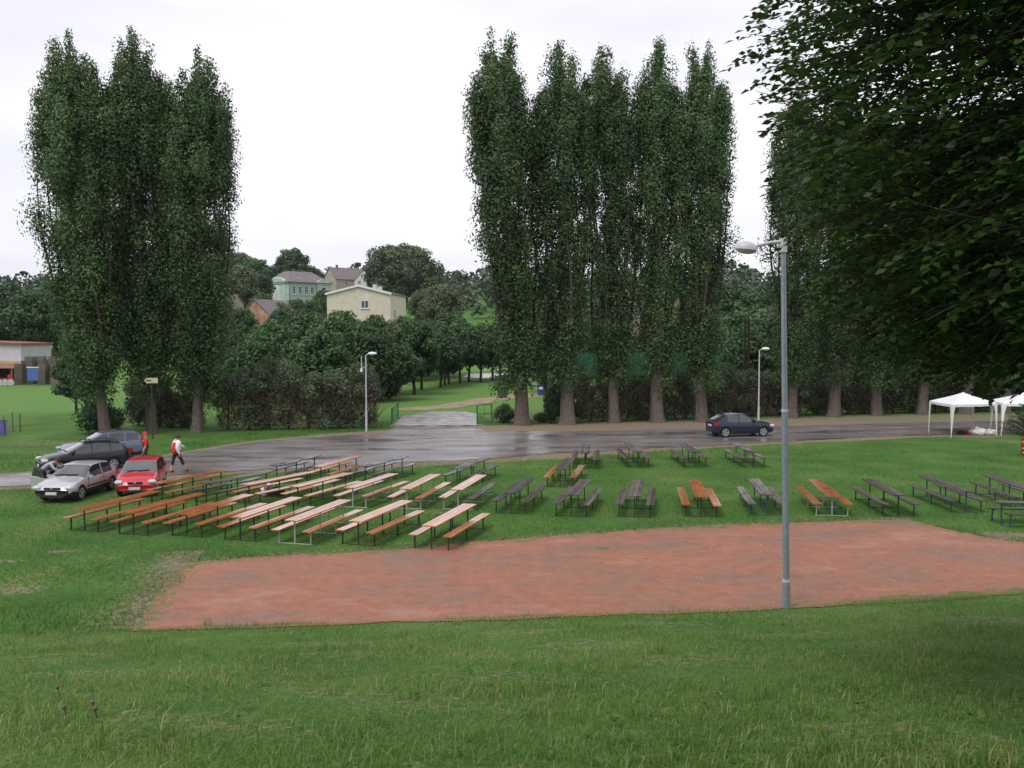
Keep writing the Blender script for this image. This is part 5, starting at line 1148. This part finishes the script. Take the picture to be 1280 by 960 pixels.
tag(o, 'green fabric windscreen on posts around the tennis court behind the hedge', 'tennis screen')
# umpire chair
x = (724 - CX) / F * 80; y = 80; o = empty('umpire_chair', (x, y, tz(x, y)))
for sx in (-.35, .35):
    for sy in (-.4, .4): MB().tube([(sx * 1.1, sy * 1.6, 0), (sx, sy * .5, 2.2)], .03, 6).build('leg', M_white_metal, o)
for z in (.4, .8, 1.2, 1.6): MB().box(0, -.62 + z * .19, z, .66, .06, .03).build('rung', M_white_metal, o)
MB().box(0, 0, 2.22, .75, .5, .05).build('seat', M_white_metal, o); MB().box(0, .24, 2.6, .75, .04, .65).build('backrest', M_white_metal, o); tag(o, 'tall white umpire chair in front of the green tennis screen', 'chair')
# white bleacher boards
x = (675 - CX) / F * 104; y = 104; o = empty('bleacher', (x, y, tz(x, y)))
for k in range(4): MB().box(0, k * .45, .75 + k * .5, 2.2, .3, .06).build('plank', M_white_metal, o); MB().box(0, k * .45 + .15, .6 + k * .5, 2.2, .04, .22).build('plank', M_white_metal, o)
for s in (-.9, .9):
    MB().tube([(s, 0, 0), (s, 0, .75)], .04, 6).build('leg', M_steel, o); MB().tube([(s, 1.35, 0), (s, 1.35, 2.2)], .04, 6).build('leg', M_steel, o); MB().tube([(s, 0, .7), (s, 1.35, 2.2)], .03, 6).build('stringer', M_steel, o)
tag(o, 'small white board bleacher beyond the first poplar trunk', 'bleacher')
# utility pole
x = (933 - CX) / F * 78; y = 78; o = empty('utility_pole', (x, y, tz(x, y)))
for s in (-.17, .17): MB().tube([(s, 0, -.2), (s * .9, 0, 7.6)], [.13, .10], 10).build('pole', M_darkbark, o, smooth=40)
for z in (2.5, 5.0, 7.3): MB().box(0, 0, z, .5, .12, .12).build('brace', M_darkbark, o)
tag(o, 'dark twin timber utility pole behind the hedge and poplars', 'pole')

# ------------------------------------------------------------------ houses
def wall_mat(name, col, var=.10): return plain(name, col, 0.9, var, 1.2, bump=0.15)
M_yel = wall_mat('cream_render', (0.60, 0.545, 0.43)); M_mint = wall_mat('mint_render', (0.40, 0.50, 0.45)); M_mint2 = wall_mat('pale_mint_trim', (0.52, 0.61, 0.55)); M_beige = wall_mat('beige_render', (0.40, 0.33, 0.27)); M_wh = wall_mat('white_render', (0.62, 0.58, 0.57)); M_peach = wall_mat('peach_render', (0.60, 0.44, 0.32))
M_roofg = plain('grey_slate', (0.17, 0.145, 0.15), 0.85, .3, 3.0, bump=.4); M_roofr = plain('red_tile', (0.26, 0.085, 0.06), 0.85, .3, 3.0, bump=.4); M_roofb = plain('brown_tile', (0.13, 0.095, 0.085), 0.85, .3, 3.0, bump=.4)
def brick_mat():
    m, n, l, b = new_mat('old_brick'); tc = N(n, 'ShaderNodeTexCoord'); no = N(n, 'ShaderNodeTexNoise', Scale=.9, Detail=6.0); l.new(tc.outputs['Object'], no.inputs['Vector'])
    r = ramp(n, [(.35, (.34, .15, .085)), (.50, (.42, .24, .15)), (.64, (.46, .36, .26))]); l.new(no.outputs[0], r.inputs[0]); l.new(r.outputs[0], b.inputs['Base Color']); b.inputs['Roughness'].default_value = .9; return m
M_brick = brick_mat(); M_pane = plain('house_glass', (0.05, 0.06, 0.07), .08, .3, 2, coat=.5); M_frame = plain('white_frame', (.72, .72, .72), .5, .05, 4)
def window(o, M, w, h, mull=1, bars=1):
    """M places the window: local x right, y up, z out"""
    f = MB(); t = .09
    for s in (-1, 1): f.box(s * (w / 2 - t / 2), 0, .03, t, h, .08, 0, M); f.box(0, s * (h / 2 - t / 2), .031, w - 2 * t, t, .08, 0, M)
    for k in range(mull): f.box((k + 1) / (mull + 1) * w - w / 2, 0, .028, .07, h - 2 * t, .06, 0, M)
    for k in range(bars - 1): f.box(0, (k + 1) / bars * h - h / 2, .026, w - 2 * t, .06, .05, 0, M)
    fo = f.build('window', M_frame, o); MB().box(0, 0, .012, w - t, h - t, .02, 0, M).build('pane', M_pane, fo); MB().box(0, -h / 2 - .05, .07, w + .2, .07, .18, 0, M).build('sill', M_frame, fo); return fo
def gable_house(name, label, x, y, rz, W, D, eave, ridge, wmat, rmat, wins=(), over=.35, chim=(), base=1.5, dz=0, rims=None, chm=None):
    chm = chm or M_roofb
    """gable end faces local -y; width W along x, depth D along +y"""
    z0 = tz(x, y) - .3 + dz; o = empty(name, (x, y, z0), rz); e, r = eave - z0, ridge - z0
    MB().prism([(-W / 2, -base), (W / 2, -base), (W / 2, e), (0, r), (-W / 2, e)], Matrix.Rotation(math.pi / 2, 4, 'X') @ Matrix.Translation((0, 0, -D)), D).build('wall', wmat, o)
    sl = (r - e) / (W / 2); th = .18
    rf = None
    for s in (-1, 1):
        p = [(0, r + .02), (s * (W / 2 + over), e - sl * over + .02), (s * (W / 2 + over), e - sl * over + .02 + th), (0, r + .02 + th)]
        rf = MB().prism(p, Matrix.Rotation(math.pi / 2, 4, 'X') @ Matrix.Translation((0, 0, -D - over)), D + 2 * over).build('roof', rmat, o)
        if rims: MB().prism([(0, r - .10), (s * (W / 2 + over), e - sl * over - .10), (s * (W / 2 + over), e - sl * over + .22), (0, r + .22)], Matrix.Rotation(math.pi / 2, 4, 'X') @ Matrix.Translation((0, 0, over + .005)), .06).build('verge_board', rims, o)
    for cx, cy, ch in chim:
        zr = r - abs(cx) * sl; c = MB().box(cx, cy, zr + ch / 2 - .3, .7, .55, ch + .6).build('chimney', chm, o); MB().box(cx, cy, zr + ch + .04, .85, .7, .10).build('chimney_cap', M_roofg, c)
    for fc, u, z, w, h, mu, ba in wins:     # face: f front gable, r right side, l left side
        if fc == 'f': M = Matrix.Translation((u, 0, z - z0)) @ Matrix.Rotation(math.pi / 2, 4, 'X')
        elif fc == 'r': M = Matrix.Translation((W / 2, u, z - z0)) @ Matrix.Rotation(math.pi / 2, 4, 'Z') @ Matrix.Rotation(math.pi / 2, 4, 'X')
        else: M = Matrix.Translation((-W / 2, u, z - z0)) @ Matrix.Rotation(-math.pi / 2, 4, 'Z') @ Matrix.Rotation(math.pi / 2, 4, 'X')
        window(o, M, w, h, mu, ba)
    return tag(o, label, 'house')
def zat(py, d): return A(640, py, d).z
d = 147; xl, xr = (408.5 - CX) / F * d, (489 - CX) / F * d
gable_house('cream_house', 'cream rendered house with shallow gable and one white window', (xl + xr) / 2, d, R(-5), xr - xl, 12, zat(367.5, d), zat(357.5, d), M_yel, M_roofg, [('f', 1.0, zat(380.5, d), 1.25, 1.25, 1, 1), ('r', 3, zat(392, d), 1.2, 1.4, 1, 1), ('f', -2.2, zat(412, d), 1.2, 1.3, 1, 1)], .22, [(1.8, 3.5, .9), (2.6, 3.4, .8)], 2, rims=M_frame, chm=M_wh)
d = 168; xc = (319 - CX) / F * d
gable_house('brick_house', 'old orange brick gable house with grey roof among the bushes', xc, d, R(-14), 7.2, 11, zat(398, d), zat(374.5, d), M_brick, M_roofg, [('f', -1.2, zat(408, d), .9, 1.2, 1, 1)], .2, [(-.1, .6, .5)], 3)
d = 335; xc = (413 - CX) / F * d
gable_house('beige_house', 'beige house with grey saddle roof and chimneys on the village hill', xc, d, R(-48), 8.5, 13, zat(349, d), zat(334.5, d), M_beige, M_roofg, [('f', 0, zat(344, d), 1.0, 1.4, 1, 1), ('f', -1.8, zat(353, d), 1.0, 1.4, 1, 1), ('f', 1.8, zat(353, d), 1.0, 1.4, 1, 1), ('r', 4, zat(354, d), 1.0, 1.4, 1, 1), ('r', 8, zat(354, d), 1.0, 1.4, 1, 1)], .3, [(0, 3, 1.0), (0, 9, .9)], 4)
d = 325; xc = (456 - CX) / F * d
gable_house('white_house', 'pale pink-white gable house between the beige house and the lindens', xc, d, R(8), 6.6, 9, zat(350, d), zat(337, d), M_wh, M_roofr, [('f', -.7, zat(345, d), .8, 1.2, 0, 1), ('f', .7, zat(345, d), .8, 1.2, 0, 1), ('f', -1.6, zat(353, d), 1.0, 1.3, 1, 1), ('f', 1.2, zat(353, d), 1.0, 1.3, 1, 1)], .2, [(1.5, 1.5, 1.2)], 3)
d = 205; xc = (298 - CX) / F * d
gable_house('small_house', 'small dark roofed cottage with white window band beside the brick gable house', xc, d, R(80), 6, 8, zat(380, d), zat(369, d), M_beige, M_roofb, [('l', 2.5, zat(384, d), 1.2, 1.2, 1, 1), ('l', 4.2, zat(384, d), 1.2, 1.2, 1, 1), ('l', 5.9, zat(384, d), 1.2, 1.2, 1, 1)], .3, (), 3)
d = 150; xc = (885 - CX) / F * d
gable_house('peach_house', 'peach rendered house showing through gaps behind the poplars', xc, d, R(75), 10, 16, zat(405, d), zat(375, d), M_peach, M_roofb, [('l', 3 + 3 * k, zat(418, d), 1.2, 1.5, 1, 1) for k in range(4)], .4, [(0, 4, 1)], 3)
d = 140; xc = (1075 - CX) / F * d
gable_house('white_shed', 'low white building glimpsed behind poplars past the tall lamp', xc, d, R(85), 9, 20, zat(420, d), zat(398, d), M_wh, M_roofg, [('l', 3 + 3.2 * k, zat(432, d), 1.3, 1.3, 1, 1) for k in range(5)], .4, (), 3)
# mint villa: corner towards the camera, curved gables
def villa():
    d = 258; cx, cy = (362 - CX) / F * d, d; th = R(45); z0 = tz(cx, cy) - 2.0; o = empty('mint_villa', (cx, cy, z0), th); Wd, Dp = 13.6, 12.5; e = zat(353, d) - z0; rd = zat(337, d) - z0
    MB().box(Wd / 2, Dp / 2, e / 2 - .5, Wd, Dp, e + 1).build('wall', M_mint, o)
    MB().box(Wd / 2, Dp / 2, e + .12, Wd + .8, Dp + .8, .3).build('cornice', M_roofg, o); MB().box(Wd / 2, Dp / 2, e - 3.0, Wd + .2, Dp + .2, .18).build('string_course', M_mint2, o)
    a = .3; vs = [(-a, -a, e + .27), (Wd + a, -a, e + .27), (Wd + a, Dp + a, e + .27), (-a, Dp + a, e + .27), (3.2, 4.8, rd), (Wd - 3.2, 4.8, rd), (Wd - 3.2, Dp - 4.8, rd), (3.2, Dp - 4.8, rd)]
    rf = MB().add(vs, [(3, 2, 1, 0), (4, 5, 6, 7), (0, 1, 5, 4), (1, 2, 6, 5), (2, 3, 7, 6), (3, 0, 4, 7)]).build('roof', M_roofg, o)
    MB().box(6, 7, rd + .4, .6, .6, 1.0).build('chimney', M_roofb, rf)
    for u in (4.2, 9.2): MB().box(u, 1.6, e + 1.3, .5, .5, .5).build('roof_light', M_frame, rf)
    def arc(w, h, n=14): return [(-w / 2, -.3), (w / 2, -.3)] + [(w / 2 * math.cos(math.pi * k / n), h * math.sin(math.pi * k / n)) for k in range(n + 1)]
    ML = Matrix.Translation((-.02, Dp / 2, 0)) @ Matrix.Rotation(-math.pi / 2, 4, 'Z') @ Matrix.Rotation(math.pi / 2, 4, 'X')     # left facade
    MR = Matrix.Translation((0, -.02, 0)) @ Matrix.Rotation(math.pi / 2, 4, 'X')
    MB().prism(arc(9.5, 1.3), ML @ Matrix.Translation((0, e + .1, -.1)), .45).build('curved_gable', M_mint, o); MB().prism(arc(9.9, 1.5), ML @ Matrix.Translation((0, e + .2, -.2)), .10).build('gable_coping', M_mint2, o)
    MB().prism([(-5, -6), (5, -6), (5, e), (-5, e)], ML @ Matrix.Translation((0, 0, 0)), .14).build('pavilion', M_mint, o)
    MB().prism([(-2.3, -4.4), (2.3, -4.4)] + [(2.3 * math.cos(math.pi * k / 12), 1.6 * math.sin(math.pi * k / 12)) for k in range(13)], ML @ Matrix.Translation((0, e - 2.0, .14)), .08).build('blind_arch', M_mint2, o)
    MB().prism([(.9 * math.cos(math.pi * k / 10), 1.5 * math.sin(math.pi * k / 10)) for k in range(20)], ML @ Matrix.Translation((0, e - 2.9, .23)), .06).build('relief', M_yel, o)
    MB().prism(arc(4.6, 1.2), MR @ Matrix.Translation((Wd - 2.4, e + .1, -.1)), .45).build('curved_gable', M_mint2, o); MB().prism([(-2.2, -6), (2.2, -6), (2.2, e), (-2.2, e)], MR @ Matrix.Translation((Wd - 2.4, 0, .0)), .14).build('bay', M_mint2, o)
    for k in range(4): window(o, MR @ Matrix.Translation((1.6 + k * 1.95, e - 2.1, .02)), 1.05, 2.3, 1, 3)
    for k in range(4): window(o, MR @ Matrix.Translation((1.6 + k * 1.95, e - 5.6, .02)), 1.05, 2.3, 1, 3)
    window(o, MR @ Matrix.Translation((Wd - 2.4, e - 2.1, .16)), 1.3, 2.3, 1, 3)
    for u in (.15, 8.9): MB().tube([MR @ Vector((u, 0, .1)), MR @ Vector((u, e, .1))], .07, 6).build('downpipe', M_roofg, o)
    tag(o, 'mint green villa with grey hipped roof and curved gables on the hill', 'house')
villa()
# ------------------------------------------------------------------ crate yard on the left
def hall():
    d = 122; xr = (26.5 - CX) / F * d; g = tz(xr, d); z = lambda py: zat(py, d) - g; o = empty('storage_hall', (xr, d, g)); Ln = 16
    MB().prism([(-Ln, z(451)), (0, z(451)), (0, z(431)), (-Ln, z(424.5))], Matrix.Translation((0, 8, 0)) @ Matrix.Rotation(math.pi / 2, 4, 'X'), 8).build('wall', wall_mat('lilac_cladding', (.52, .50, .56)), o)
    MB().prism([(-Ln, z(425.5)), (.3, z(431.2)), (.3, z(428.8)), (-Ln, z(422.8))], Matrix.Translation((0, 8.2, 0)) @ Matrix.Rotation(math.pi / 2, 4, 'X'), 8.5).build('roof', M_roofr, o)
    MB().box(-Ln / 2, -.05, z(453), Ln, .25, .45).build('fascia', wall_mat('ochre_band', (.50, .38, .16)), o)
    MB().add([(-Ln, -2.2, z(460)), (.2, -2.2, z(460)), (.2, 0, z(454.5)), (-Ln, 0, z(454.5)), (-Ln, -2.2, z(459)), (.2, -2.2, z(459)), (.2, 0, z(453.6)), (-Ln, 0, z(453.6))], [(0, 1, 5, 4), (1, 2, 6, 5), (2, 3, 7, 6), (3, 0, 4, 7), (3, 2, 1, 0), (4, 5, 6, 7)]).build('canopy_roof', plain('rust_sheet', (.24, .11, .08), .8, .3, 3), o)
    MB().box(-Ln / 2, 7, z(451) / 2, Ln, .2, z(451)).build('back_wall', plain('dark_boards', (.07, .055, .05), .9, .4, 3), o)
    for k in range(5): MB().box(-.2 - k * 3.8, -2.0, z(460) / 2, .2, .2, z(460)).build('post', M_crate, o)
    MB().box(.0, 4, z(451) / 2, .2, 7.5, z(451)).build('end_wall', plain('grey_boards', (.15, .13, .12), .9, .4, 3), o)
    tag(o, 'storage hall with lilac cladding, red roof edge and rust canopy', 'building')
hall()
def crate_mesh():
    m = MB(); s = .92
    for z in (.10, .32, .54, .76): 
        for k in (-1, 1): m.box(0, k * s / 2, z, s, .03, .17); m.box(k * s / 2, 0, z, .03, s - .06, .17)
    for a in (-1, 1):
        for b in (-1, 1): m.box(a * (s / 2 - .04), b * (s / 2 - .04), .43, .07, .07, .84)
    m.box(0, 0, .03, s - .06, s - .06, .04); return m.mesh('wooden_crate', M_crate)
CR = crate_mesh()
heights = [3, 4, 4, 3, 4, 3, 3]
for c_ in range(7):
    for k in range(heights[c_]):
        x = (24.5 + c_ * 9.0 - CX) / F * 116; y = 116 + (c_ * 37 % 5) * .45; o = inst('wooden_crate', CR, None, (x, y, tz(x, y) + k * .86), (0, 0, random.uniform(-.05, .05)))
        tag(o, 'weathered slatted wooden crate in the stacks beside the storage hall', 'crate', 'stacked crates beside the storage hall')
M_tarp = plain('blue_sheet', (.06, .13, .34), .5, .15, 3)
x = (40.5 - CX) / F * 114; y = 114; g = tz(x, y); o = empty('blue_board', (x, y, g))
for s in (-.55, .55): MB().tube([(s, .06, -.1), (s, .06, zat(459, y) - g)], .05, 6).build('post', M_crate, o)
MB().box(0, 0, (zat(459.5, y) + zat(476, y)) / 2 - g, 1.35, .05, zat(459.5, y) - zat(476, y)).build('board', M_tarp, o, bevel=.01); MB().box(0, -.0, zat(459.2, y) - g, 1.45, .10, .12).build('frame', M_frame, o); tag(o, 'blue board on two posts in front of the crate stacks', 'board')
# red farm rake
x = (6 - CX) / F * 114; y = 114; o = empty('farm_machine', (x, y, tz(x, y)), .3)
MB().box(0, 0, .85, 1.8, .12, .12).build('frame_bar', M_red, o); MB().box(.5, .2, 1.1, .5, .5, .5).build('gearbox', M_red, o, bevel=.05); MB().tube([(-.9, 0, .85), (-1.4, .1, .5)], .05, 6).build('drawbar', M_red, o)
for k in (-.6, .0, .6): MB().lathe([(.05, -.04), (.38, -.04), (.40, 0), (.38, .04), (.05, .04)], 16, Matrix.Translation((k, -.25, .40)) @ Matrix.Rotation(math.pi / 2, 4, 'X')).build('wheel', M_lightgrey, o); MB().tube([(k, 0, .85), (k, -.25, .40)], .04, 6).build('wheel_arm', M_red, o)
tag(o, 'red farm implement with pale wheels under the hall canopy', 'farm machine')
# purple banner on stakes
x, y = G(6, 545); o = empty('banner', (x, y, tz(x, y)))
MB().box(-1.0, 0, .52, 2.3, .03, .92).build('cloth', plain('violet_cloth', (.12, .10, .30), .8, .3, 3), o, bevel=.008)
for s, h in ((-.02, 1.2), (-1.6, 1.2)): MB().tube([(s, -.05, -.1), (s, -.05, h)], .035, 6).build('stake', M_crate, o)
tag(o, 'violet cloth banner on wooden stakes at the meadow edge', 'banner')
for px, py, h, lab in ((9.5, 541, 1.25, 'thin wooden stake right beside the violet banner'), (19, 541, 1.15, 'wooden stake standing alone past the violet banner')):
    x, y = G(px, py); o = MB().tube([(0, 0, -.15), (.01, 0, h * .6), (.0, .01, h)], [.055, .05, .045], 7).build('wooden_stake', M_crate, None, smooth=40); o.location = (x, y + .6, tz(x, y)); tag(o, lab, 'stake')

# ------------------------------------------------------------------ grass
def blades(name, n, place, hmin, hmax, wid, mat, seed, label, segs=2, lean=.45, tall=0.0, dry=.10):
    r = np.random.default_rng(seed); P = place(r, n); n = len(P); B = np.c_[P, terr(P[:, 0], P[:, 1]) - .01]
    pn = .5 + .25 * np.sin(P[:, 0] * 1.3 + 2 * np.sin(P[:, 1] * .7)) + .25 * np.sin(P[:, 1] * 1.9 + P[:, 0] * .6)
    h = (hmin + (hmax - hmin) * r.random(n) ** 1.6) * (.55 + .75 * pn)
    if tall: h *= np.where(r.random(n) < tall, 1.8, 1)
    az = r.random(n) * 6.283; ld = np.c_[np.cos(az), np.sin(az), np.zeros(n)]; sd = np.c_[-np.sin(az + r.normal(0, .8, n)), np.cos(az), np.zeros(n)]; sd /= np.linalg.norm(sd, axis=1)[:, None]
    k = (lean * r.random(n))[:, None]; h = h[:, None]; w = wid * (.6 + .8 * r.random(n))[:, None] * np.sqrt(h / hmax); up = np.array([0, 0, 1.0])
    q1 = np.sin(P[:, 0] * .55 + 1.7 * np.sin(P[:, 1] * .45 + 1)) * np.sin(P[:, 1] * .8 + P[:, 0] * .23 + 2); q2 = np.sin(P[:, 0] * 2.7 + 1.5 * np.sin(P[:, 1] * 2.1)) * np.sin(P[:, 1] * 3.3 + 1.2 * np.sin(P[:, 0] * 1.9))
    t = np.clip(r.normal(.36, .17, n) - .12 * (pn - .5) + .10 * q1 + np.where(r.random(n) < dry * (1 + .9 * q1 + .9 * q2), .5, 0), 0, 1)
    if segs == 2:
        m_ = B + up * h * .55 + ld * h * k * .30; T = B + up * h * (1 - .35 * k) + ld * h * k * 1.25
        V = np.stack([B - sd * w * .5, B + sd * w * .5, m_ + sd * w * .42, m_ - sd * w * .42, T], 1).reshape(-1, 3); i = np.arange(n)[:, None] * 5
        me = mesh_np(name, V, [np.concatenate([i, i + 1, i + 2, i + 3], 1), np.concatenate([i + 3, i + 2, i + 4], 1)], mat, np.repeat(t, 5))
    else:
        T = B + up * h + ld * h * k; V = np.stack([B - sd * w * .5, B + sd * w * .5, T], 1).reshape(-1, 3); i = np.arange(n)[:, None] * 3
        me = mesh_np(name, V, np.concatenate([i, i + 1, i + 2], 1), mat, np.repeat(t, 3))
    return tag(inst(name, me), label, 'grass', kind='stuff')
def bank_place(r, n):
    d = 5.6 + 16.6 * r.random(n) ** 1.15; x = (r.random(n) * 2 - 1) * (.58 * d + .8); yf = np.interp(x, FOOT_X, FOOT_Y) + .12 * np.sin(x * 3.1) + .1 * np.sin(x * 7.7)
    bare = np.sin(x * 1.1 + 2 * np.sin(d * .6)) * np.sin(d * 1.7 + x * .4) > .35
    s = (d < yf + .05) & ~(bare & (r.random(n) < .45) & (d < yf - 1)); m = n // 14; x2 = r.uniform(-11.5, 13, m); y2 = np.interp(x2, FOOT_X, FOOT_Y) - np.abs(r.normal(0, .30, m)) + .16 + .08 * np.sin(x2 * 3.7)
    return np.r_[np.c_[x, d][s], np.c_[x2, y2]]
blades('bank_grass', 215000, bank_place, .028, .115, .0085, M_grass, 21, 'long uneven grass covering the bank above the clay court', 2, 1.2, .06, .17)
def field_place(r, n):
    d = 19 + 34 * r.random(n) ** 1.35; x = (r.random(n) * 2 - 1) * (.60 * d + 1); yf = np.interp(x, FOOT_X, FOOT_Y); rn_, rf_ = road_y(x)
    s = (d > yf) & (d < rn_ - .35) & ~court_mask(x, d); return np.c_[x, d][s]
blades('lawn_grass', 260000, field_place, .035, .105, .018, M_turf, 22, 'short mown lawn grass under and around the picnic tables', 1, .8, .03, .07)
def edge_place(r, n):
    x = r.uniform(-9.2, 15, n); yb = np.interp(x, court_far[:, 0], court_far[:, 1]); y = yb + np.abs(r.normal(0, .35, n)) - .10 + .08 * np.sin(x * 4.1)
    m = n // 4; y2 = r.uniform(19.6, 26.7, m); x2 = np.interp(y2, [19.5, 26.6], [-7.9, -9.1]) - np.abs(r.normal(0, .5, m)) + .22 + .15 * np.sin(y2 * 3.0)
    return np.r_[np.c_[x, y], np.c_[x2, y2]]
blades('court_edge_grass', 9000, edge_place, .03, .10, .016, M_turf, 23, 'ragged grass fringe growing over the far edge of the clay court', 1, .8)
def tuft_place(r, n):
    c = np.c_[np.zeros(0), np.zeros(0)]; out = []
    for k in range(110):
        d = 6 + 14 * r.random(); x = (r.random() * 2 - 1) * .56 * d; m = n // 110; out.append(np.c_[x + r.normal(0, .07, m), d + r.normal(0, .07, m)])
    return np.concatenate(out)
blades('tall_tufts', 3300, tuft_place, .10, .27, .012, M_grass, 24, 'taller darker grass tufts scattered over the bank', 2, 1.1, 0, .03)
def verge_place(r, n):
    x = r.uniform(-34, 42, n); rn_, rf_ = road_y(x); y = rf_ + r.uniform(.3, 9, n); fw = np.interp(x, [-30, -14, -5, 0, 10, 35], [0.8, 2.4, 3.4, 6.6, 9.0, 11.0]); keep = r.random(n) < np.clip((y - rf_ - fw * .55) / 2, .02, 1); return np.c_[x, y][keep]
blades('verge_grass', 50000, verge_place, .05, .16, .03, M_turf, 25, 'rough grass on the verge under the poplars', 1, .8, .05, .2)
# broad-leaved weeds (clover, plantain) in the bank
r = np.random.default_rng(41); nw = 260; d = 6 + 14.5 * r.random(nw); x = (r.random(nw) * 2 - 1) * .57 * d; ok = d < np.interp(x, FOOT_X, FOOT_Y) - .2; x, d = x[ok], d[ok]
k = 9; X = np.repeat(x, k); D = np.repeat(d, k); an = r.random(len(X)) * 6.283; rd = r.uniform(.02, .10, len(X)); C = np.c_[X + rd * np.cos(an), D + rd * np.sin(an), terr(X, D) + r.uniform(.03, .09, len(X))]
V, Fq = leaf_quads(C, r.uniform(.03, .075, len(C)), r, up=1.6, aspect=.6, axis=np.c_[np.cos(an), np.sin(an), np.full(len(X), .3)] * 2); b = NB(); b.add(V, Fq, np.repeat(np.clip(r.normal(.5, .2, len(C)), 0, 1), 4))
tag(inst('weeds', b.mesh('weeds', M_turf)), 'broad leaved weeds scattered through the bank grass', 'weeds', kind='stuff')
# pebbles on the clay
r = np.random.default_rng(31); n = 900; x = r.uniform(-8.5, 14, n); y = r.uniform(19.5, 30, n); k = court_mask(x, y); x, y = x[k], y[k]; b = NB()
oct_v = np.array([[1, 0, 0], [0, 1, 0], [-1, 0, 0], [0, -1, 0], [0, 0, .7], [0, 0, -.3]], float); oct_f = np.array([[0, 1, 4], [1, 2, 4], [2, 3, 4], [3, 0, 4], [1, 0, 5], [2, 1, 5], [3, 2, 5], [0, 3, 5]])
for X, Y in zip(x, y): b.add(oct_v * r.uniform(.008, .026) * r.uniform(.7, 1.3, 3) + np.array([X, Y, tz(X, Y) + .024]), oct_f)
tag(inst('pebbles', b.mesh('pebbles', plain('pale_stone', (.45, .38, .35), .9, .3, 3))), 'pale pebbles scattered over the red clay', 'pebbles', kind='stuff')
# clover and thistle heads on the bank
M_thistle = plain('mauve_flower', (.17, .085, .085), .8, .3, 30)
for i, (px, py, d, hh) in enumerate([(80, 884, 8.0, .26), (116, 878, 8.2, .30), (72, 859, 8.6, .24), (119, 886, 8.0, .22)]):
    p = ray(px, py); d = next((q for q in np.arange(4, 15, .03) if CAMZ + p.z / p.y * q - tz(p.x / p.y * q, q) < .15), d); x = p.x / p.y * d; z = CAMZ + p.z / p.y * d; g = tz(x, d); hh = max(.10, z - g); o = empty('thistle', (x, d, g))
    MB().tube([(0.03, 0, -.02), (.01, 0, hh * .6), (0, 0, hh)], .004, 5).build('stem', M_legg, o)
    MB().lathe([(.004, -.03), (.016, -.015), (.018, .0), (.022, .012), (.012, .025)], 9, Matrix.Translation((0, 0, hh))).build('flower_head', M_thistle, o, smooth=40)
    for s in (-1, 1): MB().add([(0, 0, hh * .4), (s * .05, .02, hh * .5), (s * .10, 0, hh * .48), (s * .05, -.02, hh * .46)], [(0, 1, 2, 3)]).build('leaf', M_bush, o)
    tag(o, 'mauve thistle head on a thin stem in the bank grass', 'flower', 'thistles on the bank')

# ------------------------------------------------------------------ haze
hz_m = bpy.data.materials.new('haze_air'); hz_m.use_nodes = True; nt_ = hz_m.node_tree; nt_.nodes.remove(nt_.nodes['Principled BSDF'])
pv = nt_.nodes.new('ShaderNodeVolumePrincipled'); pv.inputs['Density'].default_value = 0.00010; pv.inputs['Color'].default_value = (0.93, 0.95, 1.0, 1); pv.inputs['Anisotropy'].default_value = 0.1
nt_.links.new(pv.outputs[0], nt_.nodes['Material Output'].inputs['Volume'])
hz = MB().box(0, 1860, 55, 7300, 3960, 130).build('haze', hz_m); tag(hz, 'thin pale air between the near field and the far hills', 'haze', kind='stuff')
